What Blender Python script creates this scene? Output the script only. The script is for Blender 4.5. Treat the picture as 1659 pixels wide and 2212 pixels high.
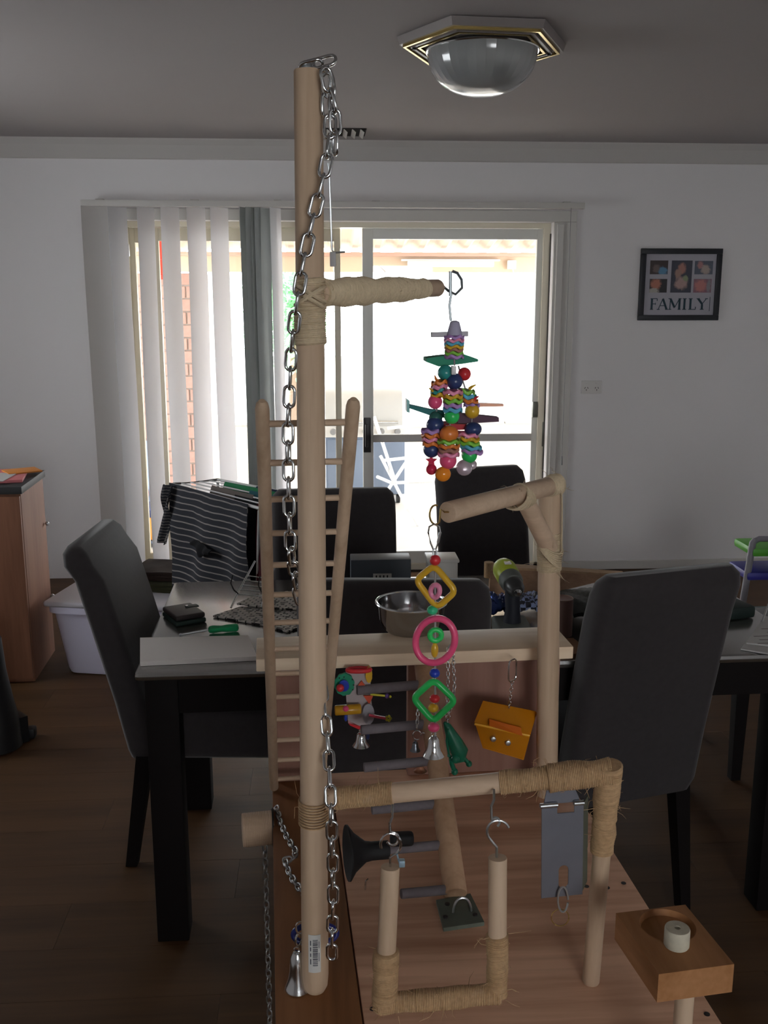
import bpy, bmesh, math, random
from mathutils import Vector, Matrix, Euler
random.seed(7)
V = Vector; R = math.radians; PI = math.pi
scene = bpy.context.scene
for o in list(bpy.data.objects): bpy.data.objects.remove(o, do_unlink=True)
COL = scene.collection

# ------------------------------------------------------------------ camera
F = 2150.0; W_, H_ = 1659, 2212
EYE = V((0, 0, 1.57)); PITCH = R(12.0); YAW = R(3.6)
cam_d = bpy.data.cameras.new('camera'); cam = bpy.data.objects.new('camera', cam_d); COL.objects.link(cam)
cam.location = EYE; cam.rotation_euler = (PI/2 - PITCH, 0, -YAW)
cam_d.sensor_fit = 'VERTICAL'; cam_d.sensor_height = 36.0; cam_d.lens = 36.0*F/H_
cam_d.clip_start = 0.05; cam_d.clip_end = 200
scene.camera = cam
# ------------------------------------------------------------------ sky
world = bpy.data.worlds.new('sky'); scene.world = world; world.use_nodes = True
wn = world.node_tree.nodes; wn.clear()
wo = wn.new('ShaderNodeOutputWorld'); wb = wn.new('ShaderNodeBackground')
wb.inputs['Color'].default_value = (0.93, 0.97, 1.0, 1); wb.inputs['Strength'].default_value = 10.5
world.node_tree.links.new(wb.outputs[0], wo.inputs[0])
# ------------------------------------------------------------------ sky portal in the door, added fill lamp at the rear
def area(name, loc, rot, sx, sy, power, col=(1, 1, 1), portal=False):
    l = bpy.data.lights.new(name, 'AREA'); l.shape = 'RECTANGLE'; l.size = sx; l.size_y = sy
    l.energy = power; l.color = col
    o = bpy.data.objects.new(name, l); COL.objects.link(o); o.location = loc; o.rotation_euler = rot
    if portal: l.cycles.is_portal = True
    return o
area('garden_door_portal', (0.10, 5.86, 1.05), (-PI/2, 0, 0), 2.7, 2.1, 1, portal=True)
area('rear_fill_light', (0.9, -2.93, 1.55), (PI/2, 0, 0), 1.4, 1.0, 11, (1.0, 0.96, 0.92))  # added area lamp behind the camera, brightens the surfaces facing it
scene.view_settings.view_transform = 'Standard'; scene.view_settings.look = 'None'
scene.view_settings.exposure = 0.0; scene.view_settings.gamma = 1.0
try: scene.view_settings.use_curve_mapping = False
except Exception: pass

# ------------------------------------------------------------------ pixel -> place helpers
CR = Euler((PI/2 - PITCH, 0, -YAW)).to_matrix()
FW = CR @ V((0, 0, -1))
def ray(px, py): return CR @ V(((px - W_/2)/F, -(py - H_/2)/F, -1.0))
def at(px, py, Y):
    d = ray(px, py); return EYE + d*(Y/d.y)
def dn(px, py, z):
    d = ray(px, py); return EYE + d*((z - EYE.z)/d.z)
def S(p): return (p - EYE).dot(FW)/F        # metres per pixel at p

# ------------------------------------------------------------------ object helpers
ORG = {}
def link(name, me, mat=None, parent=None, kind=None):
    o = bpy.data.objects.new(name, me); COL.objects.link(o)
    if mat is not None and len(me.materials) == 0: me.materials.append(mat)
    if parent is not None: o.parent = parent
    if kind: o['kind'] = kind
    return o
def build(name, bm, mat, parent=None, loc=None, smooth=True, kind=None, ang=38):
    """bm holds world coordinates; the object gets its origin at its thing's base"""
    bmesh.ops.recalc_face_normals(bm, faces=bm.faces)
    me = bpy.data.meshes.new(name)
    if parent is not None: org = ORG[parent]
    else:
        if loc is None:
            xs = [v.co.x for v in bm.verts]; ys = [v.co.y for v in bm.verts]; zs = [v.co.z for v in bm.verts]
            loc = V(((min(xs)+max(xs))/2, (min(ys)+max(ys))/2, min(zs)))
        org = V(loc)
    bmesh.ops.translate(bm, verts=bm.verts, vec=-org)
    bm.to_mesh(me); bm.free()
    if smooth:
        for p in me.polygons: p.use_smooth = True
        me.set_sharp_from_angle(angle=R(ang))
    mats = mat if isinstance(mat, (list, tuple)) else [mat]
    for m in mats: me.materials.append(m)
    o = link(name, me, None, parent, kind)
    if parent is None: o.location = org
    ORG[o] = org
    return o
def tag(o, label=None, cat=None, group=None, kind=None):
    if label: o['label'] = label
    if cat: o['category'] = cat
    if group: o['group'] = group
    if kind: o['kind'] = kind
    return o
def thing(name, label, cat, loc, group=None):
    o = bpy.data.objects.new(name, None); COL.objects.link(o); o.location = V(loc); o.empty_display_size = .05
    ORG[o] = V(loc); return tag(o, label, cat, group)
def inst(name, me, M, parent):
    """one more piece sharing mesh data; M is a world matrix"""
    o = link(name, me, None, parent); o.matrix_basis = Matrix.Translation(-ORG[parent]) @ M; ORG[o] = M.translation.copy()
    return o
def struct(name, bm, mat, parent=None, smooth=False):
    o = build(name, bm, mat, parent, loc=V((0, 0, 0)) if parent is None else None, smooth=smooth)
    if parent is None: o['kind'] = 'structure'
    return o

# ------------------------------------------------------------------ geometry helpers (add to a bmesh)
def B(): return bmesh.new()
def frame(p, x, y, z):
    M = Matrix((x, y, z)).transposed().to_4x4(); M.translation = p; return M
def basis(d):
    d = V(d).normalized(); a = V((0, 0, 1)) if abs(d.z) < .95 else V((0, 1, 0))
    x = a.cross(d).normalized(); y = d.cross(x); return x, y, d
def box(bm, c, s, M=None, bev=0, seg=2):
    r = bmesh.ops.create_cube(bm, size=1.0); vs = r['verts']
    bmesh.ops.scale(bm, vec=V(s), verts=vs)
    if bev > 0:
        es = list({e for v in vs for e in v.link_edges})
        rr = bmesh.ops.bevel(bm, geom=es, offset=bev, segments=seg, profile=.6, affect='EDGES')
        vs = list({v for f in rr['faces'] for v in f.verts} | {v for v in vs if v.is_valid})
    T = Matrix.Translation(V(c))
    if M is not None: T = (Matrix.Translation(V(c)) @ M.to_4x4()) if len(M) == 3 else M @ Matrix.Translation(V(c))
    bmesh.ops.transform(bm, matrix=T, verts=vs); return vs
def bx(bm, x0, x1, y0, y1, z0, z1, bev=0):
    return box(bm, ((x0+x1)/2, (y0+y1)/2, (z0+z1)/2), (x1-x0, y1-y0, z1-z0), bev=bev)
def rings(bm, L, closed=False, cap=True):
    for a, b in zip(L, L[1:] + ([L[0]] if closed else [])):
        n = len(a)
        for i in range(n): bm.faces.new((a[i], a[(i+1) % n], b[(i+1) % n], b[i]))
    if cap and not closed: bm.faces.new(L[0][::-1]); bm.faces.new(L[-1])
def tube(bm, pts, r, n=8, closed=False, cap=True, up=None):
    pts = [V(p) for p in pts]; N = len(pts); rr = r if isinstance(r, (list, tuple)) else [r]*N
    L = []; prev = None
    for i, p in enumerate(pts):
        if closed: d = pts[(i+1) % N] - pts[i-1]
        else: d = pts[min(i+1, N-1)] - pts[max(i-1, 0)]
        d.normalize()
        if prev is None: x, y, _ = basis(d)
        else:
            x = prev - d*prev.dot(d)
            x = x.normalized() if x.length > 1e-6 else basis(d)[0]
            y = d.cross(x)
        prev = x
        L.append([bm.verts.new(p + (x*math.cos(2*PI*k/n) + y*math.sin(2*PI*k/n))*rr[i]) for k in range(n)])
    rings(bm, L, closed, cap)
def cyl(bm, a, b, r, r2=None, n=20, bev=0):
    a = V(a); b = V(b); r2 = r if r2 is None else r2
    if bev > 0:
        d = (b-a).normalized()
        tube(bm, [a, a+d*bev*.3, a+d*bev, b-d*bev, b-d*bev*.3, b], [r-bev, r-bev*.3, r, r2, r2-bev*.3, r2-bev], n)
    else: tube(bm, [a, b], [r, r2], n)
def sph(bm, c, r, n=14, sc=(1, 1, 1)):
    M = Matrix.Translation(V(c)) @ Matrix.Diagonal((sc[0], sc[1], sc[2], 1))
    bmesh.ops.create_uvsphere(bm, u_segments=n, v_segments=max(6, n*2//3), radius=r, matrix=M)
def lathe(bm, prof, M, n=24):
    """prof: (radius, height) along local z"""
    L = [[bm.verts.new(M @ V((r*math.cos(2*PI*k/n), r*math.sin(2*PI*k/n), h))) for k in range(n)] for r, h in prof]
    rings(bm, L, cap=True)
def prism(bm, pts, vec):
    """polygon of world points extruded by vec"""
    a = [bm.verts.new(V(p)) for p in pts]; b = [bm.verts.new(V(p)+V(vec)) for p in pts]; rings(bm, [a, b])
def oval(c, x, y, a, b, n=24, a0=0, a1=2*PI, end=False):
    m = n+1 if end else n
    return [c + x*math.cos(a0+(a1-a0)*k/n)*a + y*math.sin(a0+(a1-a0)*k/n)*b for k in range(m)]
def grid(bm, P, nu, nv, th, uvname='UVMap'):
    """P(u,v)->point; a thin two sided sheet with real thickness and UVs"""
    uvl = bm.loops.layers.uv.verify()
    pt = [[P(i/nu, j/nv) for j in range(nv+1)] for i in range(nu+1)]
    nr = [[None]*(nv+1) for _ in range(nu+1)]
    for i in range(nu+1):
        for j in range(nv+1):
            du = pt[min(i+1, nu)][j] - pt[max(i-1, 0)][j]; dv = pt[i][min(j+1, nv)] - pt[i][max(j-1, 0)]
            c = du.cross(dv); nr[i][j] = c.normalized() if c.length > 1e-9 else V((0, 0, 1))
    A = [[bm.verts.new(pt[i][j] + nr[i][j]*th/2) for j in range(nv+1)] for i in range(nu+1)]
    Bv = [[bm.verts.new(pt[i][j] - nr[i][j]*th/2) for j in range(nv+1)] for i in range(nu+1)]
    def fc(vs, uv):
        f = bm.faces.new(vs)
        for l, q in zip(f.loops, uv): l[uvl].uv = q
    for i in range(nu):
        for j in range(nv):
            q = [(i/nu, j/nv), ((i+1)/nu, j/nv), ((i+1)/nu, (j+1)/nv), (i/nu, (j+1)/nv)]
            fc((A[i][j], A[i+1][j], A[i+1][j+1], A[i][j+1]), q)
            fc((Bv[i][j+1], Bv[i+1][j+1], Bv[i+1][j], Bv[i][j]), [q[3], q[2], q[1], q[0]])
    for i in range(nu):
        for j in (0, nv): fc((A[i][j], Bv[i][j], Bv[i+1][j], A[i+1][j]), [(i/nu, j/nv)]*4)
    for j in range(nv):
        for i in (0, nu): fc((A[i][j], A[i][j+1], Bv[i][j+1], Bv[i][j]), [(i/nu, j/nv)]*4)
def bil(a, b, c, d): return lambda u, v: (a*(1-u)+b*u)*(1-v) + (d*(1-u)+c*u)*v
def ropewrap(bm, a, b, r, pitch=.0017, n=16, seed=1, bulge=.0012, ends=.0):
    """twine wound round a dowel from a to b: one ridge per turn, uneven thickness"""
    a = V(a); b = V(b); Lh = (b-a).length; x, y, d = basis(b-a); rnd = random.Random(seed); N = int(Lh/pitch)
    ph = rnd.random()*6; L = []
    for i in range(N*3+1):
        t = i/(N*3); k = i % 3
        rr = r + bulge*(math.sin(t*Lh*70+ph)*.6 + .5*math.sin(t*Lh*170+ph*2)) + (0 if k == 0 else pitch*.42) + rnd.uniform(-.0002, .0002)
        if t < .01 or t > .99: rr -= pitch*.6
        c = a.lerp(b, t)
        L.append([bm.verts.new(c + d*(pitch*.5*math.cos(2*PI*q/n)) + (x*math.cos(2*PI*q/n) + y*math.sin(2*PI*q/n))*(rr + .0004*math.sin(3*2*PI*q/n+ph+t*9))) for q in range(n)])
    rings(bm, L)
def fibres(bm, pts, r, count, length, seed=3):
    rnd = random.Random(seed)
    for _ in range(count):
        c = rnd.choice(pts); d = V((rnd.gauss(0, 1), rnd.gauss(0, 1), rnd.gauss(0, 1))).normalized()
        p = c + d*r; e = V((rnd.gauss(0, 1), rnd.gauss(0, 1), rnd.gauss(-.3, 1))).normalized(); l = length*rnd.uniform(.4, 1)
        tube(bm, [p, p + (d+e*.4)*l*.5, p + (d*.7+e*.9)*l], [.00035, .0003, .00012], 4)

# ------------------------------------------------------------------ materials
MATS = {}
def nt(name):
    m = bpy.data.materials.new(name); m.use_nodes = True; t = m.node_tree
    return m, t, t.nodes['Principled BSDF']
def mat(name, col, rough=.6, metal=0, spec=.4, noise=0, nscale=40, bump=0, trans=0, ior=1.45, coat=0, sheen=0, alpha=1):
    if name in MATS: return MATS[name]
    m, t, b = nt(name); c = (*col, 1)
    b.inputs['Base Color'].default_value = c; b.inputs['Roughness'].default_value = rough; b.inputs['Metallic'].default_value = metal
    b.inputs['Specular IOR Level'].default_value = spec; b.inputs['Transmission Weight'].default_value = trans; b.inputs['IOR'].default_value = ior
    b.inputs['Coat Weight'].default_value = coat; b.inputs['Sheen Weight'].default_value = sheen
    if noise or bump:
        tc = t.nodes.new('ShaderNodeTexCoord'); n = t.nodes.new('ShaderNodeTexNoise'); n.inputs['Scale'].default_value = nscale; n.inputs['Detail'].default_value = 4
        t.links.new(tc.outputs['Object'], n.inputs['Vector'])
        if noise:
            mx = t.nodes.new('ShaderNodeMix'); mx.data_type = 'RGBA'
            mx.inputs[6].default_value = (*[max(0, x*(1-noise)) for x in col], 1); mx.inputs[7].default_value = (*[min(1, x*(1+noise)) for x in col], 1)
            t.links.new(n.outputs['Fac'], mx.inputs[0]); t.links.new(mx.outputs[2], b.inputs['Base Color'])
        if bump:
            bp = t.nodes.new('ShaderNodeBump'); bp.inputs['Strength'].default_value = bump; bp.inputs['Distance'].default_value = .002
            t.links.new(n.outputs['Fac'], bp.inputs['Height']); t.links.new(bp.outputs[0], b.inputs['Normal'])
    MATS[name] = m; return m
def wood(name, c1, c2, axis='Z', scale=1.0, rough=.6, rnd=0, spec=.3, stretch=18, rings_=4.0, knots=False):
    if name in MATS: return MATS[name]
    m, t, b = nt(name); N = t.nodes; Lk = t.links
    tc = N.new('ShaderNodeTexCoord'); mp = N.new('ShaderNodeMapping')
    sc = {'X': (1/stretch, 1, 1), 'Y': (1, 1/stretch, 1), 'Z': (1, 1, 1/stretch)}[axis]
    mp.inputs['Scale'].default_value = tuple(s*scale for s in sc)
    Lk.new(tc.outputs['Object'], mp.inputs['Vector'])
    n1 = N.new('ShaderNodeTexNoise'); n1.inputs['Scale'].default_value = 30; n1.inputs['Detail'].default_value = 6; n1.inputs['Distortion'].default_value = .6
    n2 = N.new('ShaderNodeTexNoise'); n2.inputs['Scale'].default_value = 190; n2.inputs['Detail'].default_value = 3
    Lk.new(mp.outputs[0], n1.inputs['Vector']); Lk.new(mp.outputs[0], n2.inputs['Vector'])
    a = N.new('ShaderNodeMath'); a.operation = 'MULTIPLY_ADD'; a.inputs[1].default_value = .35
    Lk.new(n2.outputs['Fac'], a.inputs[0]); Lk.new(n1.outputs['Fac'], a.inputs[2])
    rp = N.new('ShaderNodeValToRGB'); rp.color_ramp.elements[0].position = .42; rp.color_ramp.elements[1].position = .82
    rp.color_ramp.elements[0].color = (*c1, 1); rp.color_ramp.elements[1].color = (*c2, 1)
    Lk.new(a.outputs[0], rp.inputs[0]); out = rp.outputs[0]
    if rnd:
        oi = N.new('ShaderNodeObjectInfo'); hs = N.new('ShaderNodeHueSaturation'); mr = N.new('ShaderNodeMapRange')
        mr.inputs['To Min'].default_value = 1-rnd; mr.inputs['To Max'].default_value = 1+rnd
        Lk.new(oi.outputs['Random'], mr.inputs[0]); Lk.new(mr.outputs[0], hs.inputs['Value']); Lk.new(out, hs.inputs['Color']); out = hs.outputs[0]
    Lk.new(out, b.inputs['Base Color']); b.inputs['Roughness'].default_value = rough; b.inputs['Specular IOR Level'].default_value = spec
    bp = N.new('ShaderNodeBump'); bp.inputs['Strength'].default_value = .15; bp.inputs['Distance'].default_value = .001
    Lk.new(n2.outputs['Fac'], bp.inputs['Height']); Lk.new(bp.outputs[0], b.inputs['Normal'])
    MATS[name] = m; return m
def translucent(name, col, mixf=.5, rough=.7):
    m, t, b = nt(name); N = t.nodes
    b.inputs['Base Color'].default_value = (*col, 1); b.inputs['Roughness'].default_value = rough
    tr = N.new('ShaderNodeBsdfTranslucent'); tr.inputs[0].default_value = (*col, 1); mx = N.new('ShaderNodeMixShader'); mx.inputs[0].default_value = mixf
    t.links.new(b.outputs[0], mx.inputs[1]); t.links.new(tr.outputs[0], mx.inputs[2]); t.links.new(mx.outputs[0], N['Material Output'].inputs['Surface'])
    return m
def pane_mat(name, tint=(1, 1, 1), gl=.06):
    m, t, b = nt(name); N = t.nodes; N.remove(b)
    tr = N.new('ShaderNodeBsdfTransparent'); tr.inputs[0].default_value = (*tint, 1); g = N.new('ShaderNodeBsdfGlossy'); g.inputs['Roughness'].default_value = .02
    mx = N.new('ShaderNodeMixShader'); mx.inputs[0].default_value = gl
    t.links.new(tr.outputs[0], mx.inputs[1]); t.links.new(g.outputs[0], mx.inputs[2]); t.links.new(mx.outputs[0], N['Material Output'].inputs['Surface'])
    return m

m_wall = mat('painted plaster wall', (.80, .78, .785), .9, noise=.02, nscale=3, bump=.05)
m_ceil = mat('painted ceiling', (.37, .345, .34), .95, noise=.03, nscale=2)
m_trim = mat('white gloss trim', (.62, .60, .57), .5)
m_cream = mat('cream aluminium', (.76, .70, .56), .35)
m_alu = mat('grey aluminium', (.50, .50, .47), .35, metal=.3)
m_glass = pane_mat('door glass')
m_black = mat('black plastic', (.012, .012, .013), .45)
m_steel = mat('bright steel', (.68, .70, .71), .14, metal=1)
m_zinc = mat('zinc steel', (.55, .58, .60), .32, metal=1, noise=.15, nscale=60)
m_brass = mat('brass', (.62, .46, .17), .25, metal=1)
m_twine = mat('sisal twine', (.47, .31, .17), .9, noise=.30, nscale=260, bump=.5)
m_twine_pale = mat('pale sisal twine', (.58, .47, .32), .9, noise=.22, nscale=260, bump=.5)
m_dowelZ = wood('pine dowel upright', (.42, .295, .195), (.57, .42, .295), 'Z')
m_dowelX = wood('pine dowel level', (.45, .315, .215), (.61, .45, .32), 'X')
m_dowelY = wood('pine dowel deep', (.42, .30, .225), (.56, .42, .33), 'Y')
m_redwoodZ = wood('reddish pine upright', (.36, .20, .14), (.50, .30, .22), 'Z')
m_deck = wood('pine deck board', (.40, .20, .115), (.76, .46, .31), 'X', scale=.55, stretch=14)
m_plank = wood('stained pine plank', (.15, .058, .020), (.29, .125, .048), 'Y', scale=.55, stretch=14)
m_shelf = wood('pine shelf', (.72, .53, .36), (.85, .69, .51), 'X')
m_block = wood('stained pine block', (.26, .11, .035), (.40, .19, .08), 'Y', scale=.9, stretch=8)
m_chair = mat('charcoal faux suede', (.034, .029, .031), .85, noise=.25, nscale=60, bump=.1, sheen=.25)
m_table = mat('espresso table top', (.050, .045, .038), .27, spec=1.0, noise=.2, nscale=12, coat=1.0, ior=1.9); m_table.node_tree.nodes['Principled BSDF'].inputs['Coat IOR'].default_value = 2.1; m_table.node_tree.nodes['Principled BSDF'].inputs['Coat Roughness'].default_value = .16
m_dark = mat('black brown wood', (.008, .006, .006), .6, spec=.15, noise=.2, nscale=20)
def plastic(name, c, rough=.28): return mat(name, c, rough, spec=.5)
p_red = plastic('red plastic', (.62, .03, .04)); p_yel = plastic('yellow plastic', (.68, .40, .03)); p_pink = plastic('pink plastic', (.80, .09, .22))
p_lpink = plastic('light pink plastic', (.80, .26, .42)); p_grn = plastic('green plastic', (.03, .55, .12)); p_tgrn = plastic('mint green plastic', (.04, .50, .24))
p_blue = plastic('blue plastic', (.02, .05, .42)); p_white = plastic('white plastic', (.62, .60, .60)); p_org = plastic('orange plastic', (.72, .20, .04))
p_navy = plastic('navy plastic', (.03, .05, .15)); p_teal = plastic('teal plastic', (.03, .28, .26)); p_lime = plastic('lime plastic', (.22, .55, .06))
p_purp = plastic('purple foam', (.42, .24, .55), .7); p_sky = plastic('sky blue foam', (.10, .42, .60), .7); p_brown = plastic('brown foam', (.35, .16, .12), .7)
# ================================================================== the room
WY = 5.65; CZ = 2.40; XL = -2.40; XR = 2.80; YB = -3.0
DX0 = at(262, 600, WY).x; DX1 = at(1192, 600, WY).x; DZ1 = at(800, 478, WY).z   # door opening
bm = B()
bx(bm, XL-.1, DX0, WY, WY+.25, 0, CZ+.1); bx(bm, DX1, XR+.1, WY, WY+.25, 0, CZ+.1); bx(bm, DX0, DX1, WY, WY+.25, DZ1, CZ+.1)
struct('wall_back', bm, m_wall)
bm = B()
bx(bm, XL-.15, XL, YB, 3.2, 0, CZ); bx(bm, XL-.15, XL, 4.1, WY, 0, CZ); bx(bm, XL-.15, XL, 3.2, 4.1, 0, 1.1); bx(bm, XL-.15, XL, 3.2, 4.1, 1.8, CZ)  # unseen opening in this wall, added to bring sky light onto the back wall
struct('wall_left', bm, m_wall)
bm = B(); bx(bm, XR, XR+.15, YB, WY, 0, CZ); struct('wall_right', bm, m_wall)
bm = B()
bx(bm, XL-.15, 0.2, YB-.15, YB, 0, CZ); bx(bm, 1.6, XR+.15, YB-.15, YB, 0, CZ); bx(bm, .2, 1.6, YB-.15, YB, 0, 1.05); bx(bm, .2, 1.6, YB-.15, YB, 2.05, CZ)  # unseen rear opening, added so light enters from behind the camera
struct('wall_front', bm, m_wall)
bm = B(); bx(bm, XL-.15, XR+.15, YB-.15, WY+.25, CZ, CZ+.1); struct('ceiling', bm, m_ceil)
# cove along the back wall and along the right and left walls
bm = B()
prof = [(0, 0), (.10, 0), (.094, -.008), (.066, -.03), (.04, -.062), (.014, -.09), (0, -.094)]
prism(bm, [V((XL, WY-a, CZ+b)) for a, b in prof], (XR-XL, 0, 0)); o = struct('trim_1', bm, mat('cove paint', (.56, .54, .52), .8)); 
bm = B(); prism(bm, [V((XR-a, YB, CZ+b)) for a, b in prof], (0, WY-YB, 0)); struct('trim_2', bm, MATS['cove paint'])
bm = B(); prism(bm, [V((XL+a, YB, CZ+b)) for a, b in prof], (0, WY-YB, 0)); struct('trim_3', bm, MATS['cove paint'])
for nm, (a, b, c, d) in {'baseboard_back': (DX1+.07, XR, WY-.014, WY), 'baseboard_left': (XL, XL+.014, YB, WY-.014), 'baseboard_right': (XR-.014, XR, YB, WY-.014)}.items():
    bm = B(); bx(bm, a, b, c, d, 0.002, .055, .004); struct(nm, bm, m_trim)
# floor of laminate boards
m_floor = wood('laminate boards', (.050, .024, .010), (.088, .043, .018), 'X', scale=.35, rough=.52, rnd=.07, spec=.2, stretch=16)
bm = B(); bx(bm, XL-.15, XR+.15, YB-.15, WY+.25, -.06, -.008); floor = struct('floor', bm, mat('dark board joint', (.03, .018, .012), .9))  # dark slab that shows in the joints between the boards
PL, PW = 1.29, .19
bm = B(); box(bm, (0, 0, -.004), (PL-.0008, PW-.0007, .008)); me_p = bpy.data.meshes.new('plank'); bm.to_mesh(me_p); bm.free(); me_p.materials.append(m_floor)
j = 0; y = WY - PW/2
while y > .9:
    x = XL + PL/2 - (j*.43 % PL)
    while x - PL/2 < XR:
        lo = max(x-PL/2, XL); hi = min(x+PL/2, XR)
        if hi-lo > .05: inst('plank', me_p, Matrix.Translation(((lo+hi)/2, y, 0)) @ Matrix.Diagonal(((hi-lo)/PL, 1, 1, 1)), floor)
        x += PL
    y -= PW; j += 1
bm = B(); n = 0
while y > YB:
    bx(bm, XL, XR, y-PW/2+.001, y+PW/2-.001, -.008, 0); y -= PW
o = struct('rear_boards', bm, m_floor, floor); o['kind'] = 'stuff'

# ---- sliding glass door
Dy = WY+.08
door = bpy.data.objects.new('door_1', None); COL.objects.link(door); door.location = (0, Dy, 0); ORG[door] = V((0, Dy, 0)); door['kind'] = 'structure'
def strip(px0, px1, py, y0, y1, z0, z1, bev=.003):
    bm = B(); bx(bm, at(px0, py, y0).x, at(px1, py, y0).x, y0, y1, z0, z1, bev); return bm
zt = at(800, 492, Dy).z; zg = at(800, 517, Dy).z; zl = at(400, 508, Dy).z
bm = B(); bx(bm, DX0, DX1, Dy-.02, Dy+.10, zt, DZ1); bx(bm, DX0, DX0+.03, Dy-.02, Dy+.10, .0, zt); bx(bm, DX1-.04, DX1, Dy-.02, Dy+.10, .0, zt); bx(bm, DX0, DX1, Dy-.02, Dy+.10, 0, .035)
build('door_frame', bm, m_cream, door)
def leaf(name, x0, x1, y0, st0, st1, zb, ztop, rail, m):
    bm = B(); th = .035
    bx(bm, x0, x0+st0, y0, y0+th, .035, ztop, .002); bx(bm, x1-st1, x1, y0, y0+th, .035, ztop, .002)
    bx(bm, x0+st0, x1-st1, y0, y0+th, ztop-rail, ztop, .002); bx(bm, x0+st0, x1-st1, y0, y0+th, .035, .11, .002)
    l = build(name, bm, m, door)
    bm = B(); bx(bm, x0+st0-.003, x1-st1+.003, y0+.015, y0+.02, .108, ztop-rail+.003); build('glass_pane', bm, m_glass, l, smooth=False)
    return l
xa = at(325, 600, Dy).x; xm = at(736, 600, Dy).x; xs0 = at(783, 600, Dy).x; xs1 = at(806, 600, Dy).x; xr0 = at(1158, 600, Dy).x; xr1 = at(1176, 600, Dy).x
f1 = leaf('fixed_panel', xa, xm, Dy+.045, .045, .035, .1, zt-.002, .07, m_cream)
f3 = leaf('narrow_panel', DX0+.03, xa-.004, Dy+.045, .03, .012, .1, zt-.002, .08, m_cream)
f2 = leaf('sliding_panel', xs0, xr1, Dy, xs1-xs0, xr1-xr0, .1, zt-.002, zt-zg-.004, mat('light grey aluminium', (.76, .76, .72), .35))
bm = B(); zr = at(900, 947, Dy-.01).z; bx(bm, xs1, xr0, Dy-.004, Dy+.03, zr-.022, zr+.022, .004); build('mid_rail', bm, m_trim, f2)
bm = B(); p = at(793, 940, Dy-.02); bx(bm, p.x-.022, p.x+.022, Dy-.03, Dy, p.z-.10, p.z+.10, .004); box(bm, (p.x-.004, Dy-.04, p.z), (.016, .03, .13), bev=.004); build('door_handle', bm, mat('black handle', (.03, .03, .03), .35), f2)
for (px, py, h) in ((1156, 885, .045), (1176, 938, .072)):
    bm = B(); p = at(px, py, Dy-.02); bx(bm, p.x-.014, p.x+.014, Dy-.022, Dy-.001, p.z-h, p.z+h, .003); build('door_latch', bm, mat('dark latch metal', (.14, .14, .12), .4, metal=.6), f2)
bm = B(); p = at(1183, 700, Dy-.01); bx(bm, p.x-.006, p.x+.006, Dy-.035, Dy-.02, .05, zt-.03); build('seal_strip', bm, mat('dark seal', (.06, .05, .045), .5), door)
bm = B(); p = at(262+15, 540, Dy); bx(bm, p.x-.006, p.x+.012, Dy-.04, Dy-.02, p.z-.035, p.z+.03, .002); build('door_stop', bm, m_zinc, door)
# architrave
ax0 = at(236, 600, WY-.02).x; ax1 = at(1208, 600, WY).x; ax2 = at(1240, 600, WY).x; az = at(800, 444, WY).z
bm = B(); bx(bm, DX1, ax2, WY-.02, WY-.0005, 0, DZ1, .003); bx(bm, DX1+.015, ax1+.012, WY-.032, WY-.02, 0, DZ1-.01, .004)
bx(bm, at(200, 600, WY).x, DX0, WY-.02, WY-.0005, 0, DZ1, .003); bx(bm, at(200, 600, WY).x, ax2, WY-.022, WY-.0005, DZ1, DZ1+.06, .004)
struct('trim_4', bm, m_trim)
# ---- vertical blind
by = WY-.11
hx0 = at(180, 440, by).x; hx1 = at(1262, 440, by).x; hz = at(700, 441, by).z
bl = thing('vertical_blind', 'off-white vertical blind with its vanes drawn to the left of the glass door', 'blind', (hx0, by, hz-2.0))
bm = B(); bx(bm, hx0-.01, hx1, by-.022, by+.022, hz-.018, hz+.014, .003)
for px in (215, 420, 600, 812, 1225):
    q = at(px, 435, by); bx(bm, q.x-.02, q.x+.02, by-.01, WY-.02, hz+.012, hz+.02)
build('head_rail', bm, m_trim, bl)
m_vane = translucent('blind fabric', (.86, .86, .88), .72)
m_vane2 = mat('blind fabric shaded stack', (.40, .43, .42), .8, noise=.05, nscale=8)  # greyer copy of the vane fabric, the stack's shade put into its colour
def vane(px0, px1, curve, m, yo=0, wid=None):
    a = at(px0, 452, by+yo); b = at(px1, 452, by+yo); w = b.x-a.x; full = wid or .115
    dy = math.sqrt(max(0, full*full-w*w)); zt_ = hz-.02; zb_ = .035
    bm = B()
    def P(u, v):
        s = math.sin(u*PI)*.012*curve
        return V((a.x+w*u + .004*math.sin(v*5+px0), by+yo + dy*(u-.5) + s, zt_+(zb_-zt_)*v))
    grid(bm, P, 8, 12, .0012); o = build('vane', bm, m, bl); return o
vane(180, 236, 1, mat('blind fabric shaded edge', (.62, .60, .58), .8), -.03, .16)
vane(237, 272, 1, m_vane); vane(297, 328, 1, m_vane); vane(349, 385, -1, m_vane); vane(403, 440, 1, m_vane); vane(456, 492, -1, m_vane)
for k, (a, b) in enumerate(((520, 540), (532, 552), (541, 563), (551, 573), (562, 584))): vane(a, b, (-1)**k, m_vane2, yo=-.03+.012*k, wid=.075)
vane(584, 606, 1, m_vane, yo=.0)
bm = B(); q = at(1233, 470, by-.03); q2 = V((q.x, by-.03, at(1233, 1004, by-.03).z)); tube(bm, [q+V((0, 0, .05)), q, q2], .0016, 6); cyl(bm, q2+V((0, 0, .05)), q2, .004, .006, n=8); build('pull_cord', bm, mat('cord grey', (.25, .25, .25), .7), bl)
bm = B(); q = at(517, 470, by-.03); q2 = V((q.x+.01, by-.03, at(524, 565, by-.03).z)); tube(bm, [V((q.x, by-.03, hz-.01)), q, q2], .0018, 6); build('wand', bm, m_trim, bl)
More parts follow.
